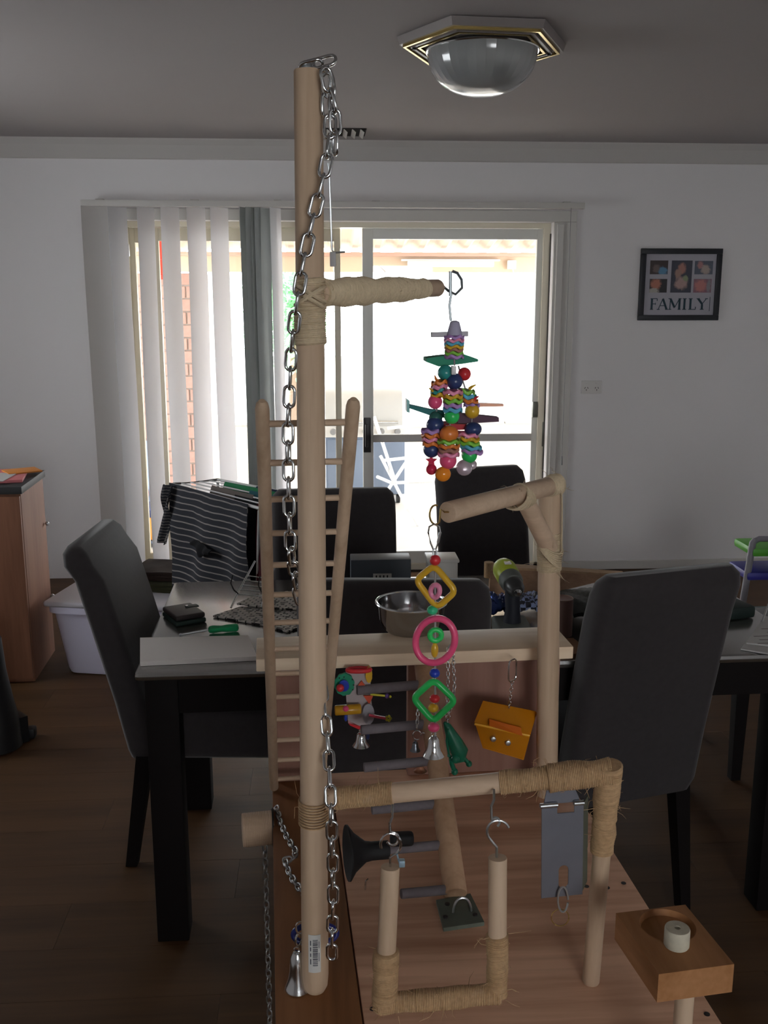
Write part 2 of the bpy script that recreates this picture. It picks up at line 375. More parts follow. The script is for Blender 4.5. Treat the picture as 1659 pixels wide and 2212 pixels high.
# ---- things on the wall and ceiling
def framed():
    Y = WY-.004; a = at(1381, 537, Y); b = at(1556, 537, Y); c = at(1552, 693, Y); d = at(1379, 691, Y)
    x0 = (a.x+d.x)/2+.0; x1 = (b.x+c.x)/2; z1 = (a.z+b.z)/2; z0 = (c.z+d.z)/2
    t = thing('picture_frame', 'black square frame holding five small photos above the word FAMILY', 'picture', (x0, Y, z0))
    w = .030; bm = B()
    for (p, q, r_, s) in ((x0, x1, z1-w, z1), (x0, x1, z0, z0+w), (x0, x0+w, z0+w, z1-w), (x1-w, x1, z0+w, z1-w)): bx(bm, p, q, Y-.022, Y, r_, s, .003)
    build('frame', bm, mat('black frame', (.018, .02, .026), .4), t)
    bm = B(); bx(bm, x0+w, x1-w, Y-.010, Y-.002, z0+w, z1-w); mt = build('mat_board', bm, mat('lilac grey mat board', (.42, .41, .46), .8), t, smooth=False)
    Wd = x1-x0; Hd = z1-z0
    def photo(u0, u1, v0, v1, blobs, bg):
        bm = B(); bx(bm, x0+u0*Wd, x0+u1*Wd, Y-.0115, Y-.010, z1-v1*Hd, z1-v0*Hd)
        m, tr, b = nt('family photo print'); N = tr.nodes; L = tr.links
        tc = N.new('ShaderNodeTexCoord'); prev = None
        col = N.new('ShaderNodeRGB'); col.outputs[0].default_value = (*bg, 1); prev = col.outputs[0]
        nz = N.new('ShaderNodeTexNoise'); nz.inputs['Scale'].default_value = 7; L.new(tc.outputs['Generated'], nz.inputs['Vector'])
        for (cx, cz, rx, rz, cc) in blobs:
            mp = N.new('ShaderNodeMapping'); mp.vector_type = 'POINT'
            mp.inputs['Location'].default_value = (-cx/rx, 0, -cz/rz); mp.inputs['Scale'].default_value = (1/rx, 0, 1/rz); L.new(tc.outputs['Generated'], mp.inputs[0])
            ln = N.new('ShaderNodeVectorMath'); ln.operation = 'LENGTH'; L.new(mp.outputs[0], ln.inputs[0])
            ad = N.new('ShaderNodeMath'); ad.operation = 'ADD'; L.new(ln.outputs['Value'], ad.inputs[0]); L.new(nz.outputs['Fac'], ad.inputs[1])
            mr = N.new('ShaderNodeMapRange'); mr.inputs[1].default_value = 1.7; mr.inputs[2].default_value = 1.2; L.new(ad.outputs[0], mr.inputs[0])
            mx = N.new('ShaderNodeMix'); mx.data_type = 'RGBA'; L.new(mr.outputs[0], mx.inputs[0]); L.new(prev, mx.inputs[6]); mx.inputs[7].default_value = (*cc, 1); prev = mx.outputs[2]
        L.new(prev, b.inputs['Base Color']); b.inputs['Roughness'].default_value = .3
        build('photo', bm, m, mt, smooth=False)
    sk = (.42, .20, .16)
    photo(.12, .34, .165, .355, [(.7, .25, .28, .3, (.10, .26, .42)), (.35, .4, .2, .3, (.15, .11, .10))], (.05, .035, .035))
    photo(.385, .64, .165, .61, [(.5, .75, .2, .16, sk), (.33, .6, .16, .14, (.36, .22, .18)), (.5, .3, .3, .2, (.42, .28, .26)), (.7, .45, .14, .1, (.25, .3, .18))], (.05, .055, .08))
    photo(.67, .895, .17, .355, [(.3, .7, .16, .3, (.40, .20, .20)), (.6, .35, .25, .35, (.42, .34, .30))], (.09, .11, .15))
    photo(.125, .34, .42, .61, [(.35, .6, .3, .42, (.45, .18, .12)), (.25, .1, .3, .25, (.40, .38, .34))], (.025, .025, .03))
    photo(.67, .89, .42, .61, [(.4, .5, .35, .45, (.50, .20, .18)), (.85, .5, .12, .5, (.25, .25, .27))], (.24, .12, .16))
    # serif capitals
    ink = mat('dark teal ink', (.02, .05, .07), .6); bm = B(); Yt = Y-.0105
    def st(x, z, x2, z2, w_):
        a_ = V((x, Yt, z)); b_ = V((x2, Yt, z2)); d_ = (b_-a_).normalized(); n_ = V((d_.z, 0, -d_.x))*w_/2
        prism(bm, [a_+n_, b_+n_, b_-n_, a_-n_], (0, -.0012, 0))
    bzz = z1-.845*Hd; h = .15*Hd; k = .0115
    def serif(x, z, w_=.017): st(x-w_/2, z, x+w_/2, z, .004)
    X = x0+.165*Wd; st(X, bzz, X, bzz+h, k); serif(X, bzz); st(X-.008, bzz+h, X+.030, bzz+h, .004); st(X, bzz+h*.52, X+.021, bzz+h*.52, .004); st(X+.030, bzz+h, X+.030, bzz+h*.78, .004); st(X+.021, bzz+h*.62, X+.021, bzz+h*.42, .003)
    X = x0+.30*Wd; st(X-.024, bzz, X, bzz+h, .004); st(X, bzz+h, X+.024, bzz, k); st(X-.014, bzz+h*.35, X+.015, bzz+h*.35, .004); serif(X-.024, bzz); serif(X+.024, bzz)
    X = x0+.45*Wd; st(X-.027, bzz, X-.026, bzz+h, .005); st(X-.026, bzz+h, X, bzz+.01, k); st(X, bzz+.01, X+.026, bzz+h, .004); st(X+.027, bzz+h, X+.027, bzz, k); serif(X-.027, bzz); serif(X+.027, bzz); serif(X-.029, bzz+h); serif(X+.029, bzz+h)
    X = x0+.57*Wd; st(X, bzz, X, bzz+h, k); serif(X, bzz, .022); serif(X, bzz+h, .022)
    X = x0+.645*Wd; st(X, bzz, X, bzz+h, k); serif(X, bzz+h, .022); st(X-.010, bzz, X+.030, bzz, .004); st(X+.030, bzz, X+.030, bzz+h*.25, .004)
    X = x0+.79*Wd; st(X, bzz, X, bzz+h*.5, k); st(X, bzz+h*.5, X-.024, bzz+h, k); st(X, bzz+h*.5, X+.023, bzz+h, .004); serif(X, bzz, .022); serif(X-.024, bzz+h, .018); serif(X+.024, bzz+h, .016)
    X = x0+.885*Wd; st(X, bzz-.01, X, bzz+h+.01, .003)
    build('lettering', bm, ink, mt, smooth=False)
framed()
p = at(1277, 836, WY); t = thing('power_outlet', 'small white double power outlet on the wall right of the glass door', 'outlet', (p.x, WY, p.z))
bm = B(); box(bm, (p.x, WY-.005, p.z), (.118, .010, .074), bev=.003); build('plate', bm, mat('outlet white', (.70, .68, .66), .4), t)
for sx in (-.03, .03):
    bm = B()
    for ax_, rz_ in ((-.008, .5), (.008, -.5), (0, 0)): box(bm, (p.x+sx+ax_, WY-.0105, p.z-.004+(0 if ax_ else -.012)), (.003, .002, .009), Matrix.Rotation(rz_, 3, 'Y'))
    build('socket', bm, m_black, t, smooth=False)
    bm = B(); box(bm, (p.x+sx, WY-.0115, p.z+.024), (.014, .004, .008), bev=.001); build('switch', bm, MATS['outlet white'], t)
# ceiling vent
p0 = dn(700, 292, CZ); p1 = dn(792, 277, CZ); t = thing('ceiling_vent', 'small dark louvred vent in the ceiling behind the hanging chain', 'vent', ((p0.x+p1.x)/2, (p0.y+p1.y)/2, CZ))
bm = B(); bx(bm, p0.x, p1.x, p0.y, p1.y, CZ-.004, CZ-.001); build('opening', bm, mat('vent dark', (.02, .018, .018), .9), t, smooth=False)
for k in range(5):
    bm = B(); x = p0.x + (p1.x-p0.x)*(k+.5)/5; box(bm, (x, (p0.y+p1.y)/2, CZ-.010), (.026, (p1.y-p0.y)*.9, .003), Matrix.Rotation(.7, 3, 'Y')); build('louvre', bm, m_trim, t, smooth=False)
# ceiling light
C = dn(1036, 90, CZ); zb = CZ-.030
t = thing('ceiling_light', 'hexagonal white and gilt ceiling light with a ribbed frosted glass bowl', 'light', (C.x, C.y, CZ))
hexp = [dn(*q, CZ-.02) for q in ((857, 92), (975, 47), (1178, 55), (1222, 108))]
cen = (hexp[0]+hexp[3])/2
hexp = hexp + [cen*2-hexp[1], cen*2-hexp[2]]
def hexring(bm, s0, s1, z0, z1):
    n = 6; L = []
    for s_, z_ in ((s0, z0), (s0, z1), (s1, z1), (s1, z0)): L.append([bm.verts.new(V(((cen+(h-cen)*s_).x, (cen+(h-cen)*s_).y, z_))) for h in hexp])
    rings(bm, L, closed=True)
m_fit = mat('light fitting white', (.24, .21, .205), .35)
bm = B(); a = [bm.verts.new(V((cen.x+(h.x-cen.x)*1, cen.y+(h.y-cen.y)*1, CZ-.002))) for h in hexp]; b = [bm.verts.new(V((cen.x+(h.x-cen.x)*.97, cen.y+(h.y-cen.y)*.97, CZ-.026))) for h in hexp]; rings(bm, [a, b]); build('base_plate', bm, m_fit, t)
for s_, m_ in ((.93, m_brass), (.84, MATS['light fitting white']), (.76, m_brass)):
    bm = B(); hexring(bm, s_, s_-.035, CZ-.025, CZ-.034); build('border_strip', bm, m_, t)
rb = 118*S(C); cb = V((cen.x, cen.y, CZ-.036))
bm = B(); L = []; nn = 72
for k in range(13):
    a_ = k/12*PI/2; rr = rb*math.cos(a_)**.8 if k < 12 else .002; zz = cb.z - math.sin(a_)*.135
    L.append([bm.verts.new(V((cb.x+(rr+(.0012 if q % 2 else 0)*(k < 11))*math.cos(2*PI*q/nn), cb.y+(rr+(.0012 if q % 2 else 0)*(k < 11))*math.sin(2*PI*q/nn), zz))) for q in range(nn)])
rings(bm, L); build('glass_bowl', bm, mat('frosted ribbed glass', (.34, .35, .36), .18, spec=.8, trans=.25, coat=.6), t, ang=10)
bm = B(); tube(bm, oval(cb, V((1, 0, 0)), V((0, 1, 0)), rb+.003, rb+.003, 40), .004, 6, closed=True); build('rim', bm, m_steel, t)
for q in (0, 3):
    c_ = cen+(hexp[q]-cen)*.80; bm = B(); cyl(bm, V((c_.x, c_.y, CZ-.026)), V((c_.x, c_.y, CZ-.040)), .006, n=10); build('screw_knob', bm, m_black, t)

# ================================================================== outside
m_conc = mat('patio concrete', (.50, .47, .43), .9, noise=.1, nscale=4)
bm = B(); bx(bm, -14, 14, WY+.25, 30, -.12, -.05); o = build('patio_ground', bm, m_conc, loc=V((0, 9, -.12))); o['kind'] = 'structure'
BY = 8.3
zb0 = at(900, 588, BY).z; zb1 = at(900, 546, BY).z
t = thing('patio_roof', 'cream corrugated patio roof and beam seen through the glass door', 'roof', (0, BY, zb0))
bm = B(); bx(bm, -3.2, 3.6, BY, BY+.05, zb0, zb1, .004); beam = build('beam', bm, mat('cream beam', (.62, .47, .33), .6), t)
bm = B(); bx(bm, -3.2, 3.6, BY-.06, BY, zb1-.03, zb1, .003); build('top_plate', bm, mat('rusty pink plate', (.55, .34, .26), .6), beam)
bm = B(); a = at(880, 570, BY-.02); b = at(1066, 570, BY-.02); box(bm, ((a.x+b.x)/2, BY-.03, a.z), (b.x-a.x, .06, .05), bev=.012); box(bm, ((a.x+b.x)/2, BY-.02, a.z+.03), (b.x-a.x+.1, .04, .015), bev=.003); build('strip_light', bm, mat('white diffuser', (.8, .8, .78), .4), beam)
bm = B(); a = at(1105, 572, BY-.02); box(bm, (a.x, BY-.02, a.z), (.07, .04, .07), bev=.005); tube(bm, [a, a+V((.03, 0, -.1)), a+V((.03, 0, -.22))], .004, 6); build('junction_box', bm, MATS['white diffuser'], beam)
bm = B(); per = .178; nseg = int(7.0/per)*8; amp = .042
def RP(u, v):
    x = -3.3+7.0*u; ph = (x % per)/per; h = amp*(1 if ph < .35 else 0 if .5 < ph < .85 else (1-(ph-.35)/.15) if ph <= .5 else (ph-.85)/.15)
    return V((x, BY+.25 - (BY+.25-(WY+.28))*v, zb1+.006+h + .42*v))
grid(bm, RP, nseg, 1, .0015); build('roof_sheet', bm, mat('cream roofing', (.66, .56, .44), .6), t, smooth=False)
for x in (-3.15, 3.5):
    bm = B(); bx(bm, x-.045, x+.045, BY-.02, BY+.07, -.05, zb0); build('roof_post', bm, MATS['cream beam'], t)
# brick pier of the house beyond the left of the door
PY_ = 6.9; a = at(292, 700, PY_).x - .25; b = at(446, 700, PY_).x; zt_ = at(350, 588, PY_).z
m_brick = mat('pale red brick', (.66, .42, .35), .9, noise=.2, nscale=30, bump=.3)
bm = B(); bx(bm, a+.01, b-.01, PY_+.012, PY_+.30, -.05, zt_-.01); pier = build('brick_wall', bm, mat('mortar', (.55, .50, .45), .95), loc=V(((a+b)/2, PY_, -.05))); tag(pier, 'short red brick wall outside behind the left blind vanes', 'wall')
bm = B(); box(bm, (0, 0, 0), (.23, .11, .076), bev=.003, seg=1); me_b = bpy.data.meshes.new('brick'); bm.to_mesh(me_b); bm.free(); me_b.materials.append(m_brick)
r_ = 0; z = -.05+.04
while z < zt_:
    x = a+.115 - (.12 if r_ % 2 else 0)
    while x-.115 < b-.02:
        lo = max(x-.115, a); hi = min(x+.115, b)
        if hi-lo > .04: inst('brick', me_b, Matrix.Translation(((lo+hi)/2, PY_+.055+random.uniform(-.002, .002), z)) @ Matrix.Diagonal(((hi-lo)/.23, 1, 1, 1)), pier)
        x += .24
    z += .086; r_ += 1
bm = B(); q = at(348, 560, PY_-.04); box(bm, (q.x, PY_-.03, q.z), (.05, .04, .26), bev=.01); q2 = at(346, 577, PY_-.05); 
box(bm, (q2.x+.005, PY_-.05, q2.z), (.09, .05, .10), bev=.01); o = build('hose_bracket', bm, plastic('bright red plastic', (.8, .06, .03))); tag(o, 'small red bracket fixed high on the brick wall outside', 'bracket')
# low pale garden wall
FY = 9.2; ft = at(1100, 908, FY).z
bm = B(); bx(bm, -3.6, 5.2, FY, FY+.12, -.05, ft-.03); o = tag(build('garden_wall', bm, mat('pale render', (.62, .58, .50), .9, noise=.05, nscale=5)), 'low pale rendered garden wall beyond the patio', 'wall')
x = -3.6
while x < 5.2:
    bm = B(); bx(bm, x+.004, min(x+.58, 5.2), FY-.03, FY+.15, ft-.03, ft, .004); build('coping', bm, mat('grey coping', (.42, .40, .38), .9), o); x += .59
# barbecue
Y = 7.9; a = at(702, 830, Y); b = at(870, 830, Y); c = at(786, 920, Y); wd = b.x-a.x; cx = (a.x+b.x)/2
t = thing('barbecue', 'covered grey hooded barbecue on a white cabinet out on the patio', 'barbecue', (cx, Y+.25, -.05))
bm = B(); pr = []
for k in range(15):
    q = k/14; ang_ = q*PI; pr.append(V((a.x, Y+.27-.27*math.cos(ang_), c.z + (a.z-c.z)*math.sin(ang_)**.55)))
prism(bm, pr, (wd, 0, 0)); hood = build('hood', bm, mat('grey enamel hood', (.52, .52, .50), .4), t)
bm = B(); q0 = at(715, 912, Y-.03); q1 = at(860, 912, Y-.03); cyl(bm, V((q0.x, Y-.03, q0.z)), V((q1.x, Y-.03, q1.z)), .012, n=12); build('hood_handle', bm, m_steel, hood)
bm = B(); bx(bm, a.x-.02, b.x+.05, Y, Y+.5, .50, c.z, .008); panel = build('control_panel', bm, mat('white enamel', (.62, .61, .58), .4), t)
for k in range(5):
    q = V((a.x+.06+k*(wd-.1)/4, Y-.001, (.50+c.z)/2)); bm = B(); cyl(bm, q, q+V((0, -.03, 0)), .026, .022, n=16); build('knob', bm, mat('grey knob', (.25, .25, .25), .4), panel)
bm = B(); bx(bm, a.x, b.x+.02, Y+.02, Y+.48, .03, .50, .006); cb_ = build('cabinet_body', bm, mat('blue grey cabinet', (.16, .20, .27), .6), t)
for k in (0, 1):
    bm = B(); x0 = a.x+.01+k*wd/2; bx(bm, x0+.006, x0+wd/2-.006, Y+.008, Y+.02, .05, .48, .003); build('door', bm, MATS['blue grey cabinet'], cb_)
for sx in (a.x+.05, b.x-.03):
    for sy in (.07, .42):
        bm = B(); q = V((sx, Y+sy, -.012)); cyl(bm, q-V((.015, 0, 0)), q+V((.015, 0, 0)), .038, n=14); build('wheel', bm, m_black, t)
bm = B(); bx(bm, b.x+.05, b.x+.42, Y+.05, Y+.42, c.z-.03, c.z-.005, .004); build('side_table', bm, MATS['white enamel'], t)
# white folded wire stand on the patio
Y = 7.0; t = thing('wire_stand', 'white folding wire clothes stand standing on the patio outside the glass', 'airer', tuple(at(860, 1150, Y).xy)+(-.05,))
def pp(px, py, dy=0): return at(px, py, Y+dy)
segs = [((822, 985), (880, 1098)), ((876, 1000), (812, 1098)), ((925, 985), (965, 1098)), ((905, 1010), (970, 1130)), ((826, 995), (935, 983)), ((852, 1043), (935, 1040)), ((815, 1030), (850, 1045)), ((808, 900), (855, 1045)), ((838, 925), (930, 915))]
for k, (q, r2) in enumerate(segs):
    bm = B(); cyl(bm, pp(*q, dy=.15*(k % 2)), pp(*r2, dy=.15*((k+1) % 2)), .012, n=8); build('rod', bm, mat('white coated wire', (.82, .83, .84), .35), t)
for k, (px, py) in enumerate(((812, 1098), (880, 1098), (965, 1098), (970, 1130))):
    q = pp(px, py, .1); bm = B(); cyl(bm, q, V((q.x+(.08 if k % 2 else -.08), q.y, -.05)), .012, n=8); build('leg', bm, MATS['white coated wire'], t)
# toys outside seen between vanes
q = at(320, 1200, 6.6); t = thing('toy_car', 'orange and blue plastic ride-on toy outside the left of the door', 'toy', (q.x, 6.6, -.05))
for nm, (py0, py1, w_, m_) in {'seat': (1115, 1172, .22, plastic('orange toy plastic', (.85, .36, .05))), 'body': (1172, 1262, .2, plastic('slate plastic', (.12, .16, .24))), 'hood': (1098, 1116, .26, p_navy)}.items():
    z0 = at(320, py1, 6.6).z; z1 = at(320, py0, 6.6).z; bm = B(); bx(bm, q.x-w_/2, q.x+w_/2, 6.55, 6.85, max(z0, .0), z1, .02); build(nm, bm, m_, t)
for sx in (-.09, .09):
    for sy in (6.58, 6.82):
        bm = B(); cyl(bm, V((q.x+sx-.02, sy, .01)), V((q.x+sx+.02, sy, .01)), .06, n=14); build('wheel', bm, m_black, t)
q = at(309, 1060, 6.75); bm = B(); bx(bm, q.x-.02, q.x+.10, 6.88, 6.892, -.05, at(309, 960, 6.7).z, .01); o = build('play_panel', bm, mat('pale blue board', (.45, .6, .8), .5)); tag(o, 'tall pale blue panel leaning outside beyond the left door edge', 'panel')
bm = B(); box(bm, at(313, 1066, 6.84), (.05, .05, .06), bev=.015); cyl(bm, at(305, 1066, 6.88), at(313, 1066, 6.82), .015, n=10); o = build('toy_knob', bm, p_red); o['label'] = 'red knob'; o.parent = bpy.data.objects['play_panel']; o.location = o.location - ORG[bpy.data.objects['play_panel']]
# shrub beyond
t = thing('garden_tree', 'sunlit green tree beyond the garden wall, left of the tall pole', 'tree', tuple(at(640, 1000, 11).xy)+(-.05,))
c0 = at(625, 660, 11); bm = B(); tube(bm, [V((c0.x, 11, -.05)), V((c0.x+.05, 11, .8)), c0], [.07, .05, .02], 8); build('trunk', bm, mat('bark', (.2, .14, .1), .9), t)
bm = B(); rnd = random.Random(5)
for _ in range(2600):
    d = V((rnd.gauss(0, .17), rnd.gauss(0, .3), rnd.gauss(0, .30))); p = c0+d; u_ = V((rnd.gauss(0, 1), rnd.gauss(0, 1), rnd.gauss(0, 1))).normalized(); w_ = u_.cross(V((rnd.random(), .3, .8))).normalized()
    l = .05; vs = [bm.verts.new(p+u_*l*a_+w_*l*b_) for a_, b_ in ((-1, 0), (0, -.4), (1, 0), (0, .4))]; bm.faces.new(vs)
build('foliage', bm, translucent('leaf green', (.34, .62, .36), .5), t, kind='stuff', smooth=False)
# ================================================================== dining table
TZ = .72
tv = ray(645, 650); tv = V((tv.x, tv.y, 0)).normalized(); tu = V((tv.y, -tv.x, 0))
FLc = dn(288, 1455, TZ); TD = .80; BLc_ = dn(372, 1256, TZ); TD = (BLc_-FLc).dot(tv)
BRc = dn(1472, 1229, TZ); TW = (BRc-BLc_).dot(tu) + .045
def T(u, v, z): return FLc.xy.to_3d() + tu*u + tv*v + V((0, 0, z))
TM = frame(FLc.xy.to_3d(), tu, tv, V((0, 0, 1)))
def tbox(bm, u0, u1, v0, v1, z0, z1, bev=0): box(bm, ((u0+u1)/2, (v0+v1)/2, (z0+z1)/2), (u1-u0, v1-v0, z1-z0), TM, bev=bev)
table = thing('dining_table', 'long dark espresso dining table covered with tools and papers', 'table', T(TW/2, TD/2, 0))
bm = B(); tbox(bm, 0, TW, 0, TD, TZ-.022, TZ, .012); build('tabletop', bm, m_table, table)
bm = B(); tbox(bm, .03, TW-.03, .03, TD-.03, TZ-.115, TZ-.022); build('apron', bm, m_dark, table)
for u in (.02, TW-.10):
    for v in (.02, TD-.10):
        bm = B(); tbox(bm, u, u+.078, v, v+.078, 0, TZ-.025, .003); build('leg', bm, m_dark, table)
# ================================================================== chairs
def chair(label, pos, yaw, w=.43, h=.98, rake=.10, d=.44, side=None):
    """pos: centre of the back's foot on the floor; the chair faces local +y"""
    M = Matrix.Translation(V((pos[0], pos[1], 0))) @ Matrix.Rotation(yaw, 4, 'Z')
    t = thing('dining_chair', label, 'chair', (pos[0], pos[1], 0), 'dark upholstered dining chairs round the table')
    bt = .075; bm = B()
    # backrest slab: rounded, raked backwards
    secs = []
    for z, yo, th, wd in ((.33, 0, .075, w-.03), (.36, 0, .085, w), (.50, -.022, .085, w), (.70, -.060, .083, w), (.84, -.088, .080, w), (h-.05, -.108, .078, w), (h-.018, -.115, .066, w-.012), (h, -.118, .035, w-.05)):
        ring = []; n = 6
        hw = wd/2; ht = th/2; rr = min(.028, ht*.9)
        for cx, cy, a0 in ((hw-rr, ht-rr, 0), (-hw+rr, ht-rr, PI/2), (-hw+rr, -ht+rr, PI), (hw-rr, -ht+rr, 1.5*PI)):
            for k in range(4):
                a_ = a0+k/3*PI/2; ring.append(bm.verts.new(M @ V((cx+rr*math.cos(a_), yo*rake/.10+cy+rr*math.sin(a_), z))))
        secs.append(ring)
    rings(bm, secs); build('backrest', bm, m_chair, t, ang=50)
    bm = B(); box(bm, (0, .04+d/2, .405), (w, d, .14), M, bev=.025, seg=3); build('seat', bm, m_chair, t, ang=50)
    for sx in (-1, 1):
        bm = B(); x = sx*(w/2-.03)
        a = [M @ V((x+dx*.022, dy*.022+.005, .34)) for dx, dy in ((-1, -1), (1, -1), (1, 1), (-1, 1))]
        b = [M @ V((x+dx*.014, -.05+dy*.016, 0)) for dx, dy in ((-1, -1), (1, -1), (1, 1), (-1, 1))]
        rings(bm, [[bm.verts.new(p) for p in a], [bm.verts.new(p) for p in b]]); build('leg', bm, m_dark, t)
        bm = B()
        a = [M @ V((x+dx*.022, d+dy*.022, .34)) for dx, dy in ((-1, -1), (1, -1), (1, 1), (-1, 1))]
        b = [M @ V((x+dx*.016, d+dy*.016, 0)) for dx, dy in ((-1, -1), (1, -1), (1, 1), (-1, 1))]
        rings(bm, [[bm.verts.new(p) for p in a], [bm.verts.new(p) for p in b]]); build('leg', bm, m_dark, t)
    return t
pA = dn(287, 1868, 0)
chair('dark upholstered dining chair seen side-on at the left end of the table', (pA.x+.06, pA.y+.17), -PI/2 - R(4), w=.40, h=.93, rake=.135)
pD = at(843, 1255, 2.28); chair('dark dining chair pushed in on the near side, behind the wooden shelf', (pD.x, 2.16), -R(4), w=.43, h=.97, rake=.05)
pE = dn(1372, 1960, 0); chair('dark dining chair standing in front of the table at the right, back to the viewer', (pE.x-.045, pE.y), R(15), w=.385, h=.96, rake=.115)
pB = at(722, 1072, 3.45); chair('dark dining chair behind the table, right of the hanging clothes', (pB.x, 3.30), PI+R(2), w=.43, h=.93, rake=.09)
pC = at(1062, 1020, 3.75); chair('dark dining chair turned a little behind the table, under the hanging bird toys', (pC.x-.03, 3.62), PI+R(14), w=.36, h=.95, rake=.08)
pF = dn(1580, 1683, 0); chair('dark dining chair at the right end of the table, mostly out of the frame', (pF.x+.45, pF.y+.19), PI/2, w=.43, h=.95, rake=.06)
# ================================================================== left side
Pc = dn(76, 1472, 0); Pb = dn(119, 1405, 0); cz = at(40, 1050, Pc.y).z
cv = (Pb-Pc).normalized(); cu = V((cv.y, -cv.x, 0)); CM = frame(Pc.xy.to_3d(), cu, cv, V((0, 0, 1))); cd = (Pb-Pc).length; cw = .62
t = thing('cabinet', 'tall brown wooden cabinet with a dark top at the left edge', 'cabinet', Pc)
m_cabw = wood('reddish cabinet veneer', (.19, .078, .043), (.27, .12, .068), 'Z', scale=.5, stretch=12)
bm = B(); box(bm, (-cw/2, cd/2, (cz-.03)/2), (cw, cd, cz-.03), CM, bev=.002); build('body', bm, m_cabw, t)
bm = B(); box(bm, (-cw/2, cd/2-.005, cz-.015), (cw+.02, cd+.03, .03), CM, bev=.003); build('top', bm, mat('dark grey laminate', (.03, .032, .034), .5), t)
for k in (0, 1):
    bm = B(); box(bm, (-cw/4-k*cw/2, -.010, cz/2-.01), (cw/2-.004, .018, cz-.06), CM, bev=.002); dr = build('door', bm, m_cabw, t)
    bm = B(); q = CM @ V((-cw/2+(.03 if k == 0 else -.03), -.03, cz*.6)); sph(bm, q, .012, 10); build('knob', bm, m_zinc, dr)
for z in (cz*.72, cz*.32):
    bm = B(); q = CM @ V((.012, cd*.93, z)); sph(bm, q, .010, 8); build('hinge_cap', bm, m_zinc, t)
pm = CM @ V((-.22, .10, cz))
def sheetbox(name, cx, cy, w, d, z0, th, rot, m, label, cat, M=CM, bev=.001):
    bm = B(); MM = M @ Matrix.Translation(V((cx, cy, z0+th/2))) @ Matrix.Rotation(rot, 4, 'Z'); box(bm, (0, 0, 0), (w, d, th), MM, bev=bev); return tag(build(name, bm, m, loc=MM.translation-V((0, 0, th/2))), label, cat)
sheetbox('folder', -.20, .20, .34, .30, cz+.001, .012, .15, plastic('pink folder card', (.60, .18, .19), .6), 'pink folder lying on top of the wooden cabinet', 'folder')
sheetbox('envelope', -.06, .28, .14, .12, cz+.0135, .006, .5, plastic('orange card', (.60, .22, .04), .6), 'orange card at the back corner of the cabinet top', 'card')
sheetbox('paper_sheet', -.20, .14, .26, .20, cz+.0135, .003, -.05, mat('white paper', (.50, .49, .48), .9), 'white sheet of paper lying on the pink folder', 'paper')
# tub with lid
tb = dn(240, 1470, 0); m_tub = mat('cloudy plastic tub', (.72, .70, .86), .5, trans=.0)
tl = at(225, 1318, tb.y); TBM = Matrix.Translation(V((tb.x+.09, tb.y+.25, 0))) @ Matrix.Rotation(R(-12), 4, 'Z')
t = thing('storage_tub', 'large cloudy white plastic storage tub on the floor beside the cabinet', 'tub', TBM.translation)
th_ = .31; bm = B(); L = []
for z, hw, hd in ((0, .24, .19), (.004, .26, .21), (.02, .265, .215), (th_-.03, .30, .24), (th_-.028, .315, .255), (th_, .315, .255)):
    ring = []; rr = .05
    for cx, cy, a0 in ((hw-rr, hd-rr, 0), (-hw+rr, hd-rr, PI/2), (-hw+rr, -hd+rr, PI), (hw-rr, -hd+rr, 1.5*PI)):
        for k in range(5): a_ = a0+k/4*PI/2; ring.append(bm.verts.new(TBM @ V((cx+rr*math.cos(a_), cy+rr*math.sin(a_), z))))
    L.append(ring)
rings(bm, L); build('body', bm, m_tub, t, ang=30)
bm = B(); box(bm, (0, 0, th_+.012), (.64, .52, .024), TBM, bev=.010, seg=3); lid = build('lid', bm, mat('clear lid', (.55, .53, .57), .3), t)
for s_ in (-1, 1):
    bm = B(); box(bm, (s_*.33, 0, th_-.02), (.02, .14, .06), TBM, bev=.006); build('clip', bm, m_tub, t)
bm = B(); box(bm, (.30, .05, th_+.034), (.03, .03, .02), TBM, bev=.004); build('lid_catch', bm, m_black, lid)
# folded clothes on the lid
m_olive = mat('olive cloth', (.045, .045, .022), .95, noise=.3, nscale=25, bump=.3); m_brn = mat('dark brown cloth', (.035, .022, .018), .95, noise=.3, nscale=25, bump=.3)
for k, (ox, oy, w_, d_, m_, nm, lb) in enumerate(((.14, .06, .30, .26, m_olive, 'folded_trousers', 'folded olive trousers lying on the lid of the tub'), (.10, .07, .26, .22, m_brn, 'folded_shirt', 'dark brown folded garment on top of the olive trousers'))):
    z0 = th_+.026+k*.042
    bm = B()
    for q in range(3):
        def P(u, v, q=q): return TBM @ V((ox+(u-.5)*w_*(1-.03*q), oy+(v-.5)*d_, z0+.007+q*.013+.003*math.sin(u*9+q)*math.cos(v*7+k)))
        grid(bm, P, 10, 8, .012)
    tag(build(nm, bm, m_), lb, 'clothes')
# black stand at the left edge
Yk_ = dn(20, 1612, 0).y; t = thing('black_stand', 'black stand with a flared foot poking in at the left edge of the frame', 'stand', dn(-20, 1612, 0))
bm = B(); tube(bm, [at(-30, 1380, Yk_), at(-22, 1450, Yk_), at(-14, 1510, Yk_), at(-8, 1560, Yk_), V((at(-8, 1600, Yk_).x, Yk_, .035)), V((at(-8, 1600, Yk_).x, Yk_, .004))], [.050, .055, .066, .080, .088, .090], 20); build('column', bm, m_black, t)
bm = B(); a_ = dn(72, 1590, 0); b_ = V((at(0, 1600, Yk_).x, Yk_, 0)); d_ = (a_-b_).normalized(); n_ = V((-d_.y, d_.x, 0))
prism(bm, [b_+n_*.035+V((0, 0, .10)), b_-n_*.035+V((0, 0, .10)), b_-n_*.035+V((0, 0, .002)), b_+n_*.035+V((0, 0, .002))], d_*((a_-b_).length*.75)); build('foot', bm, m_black, t)
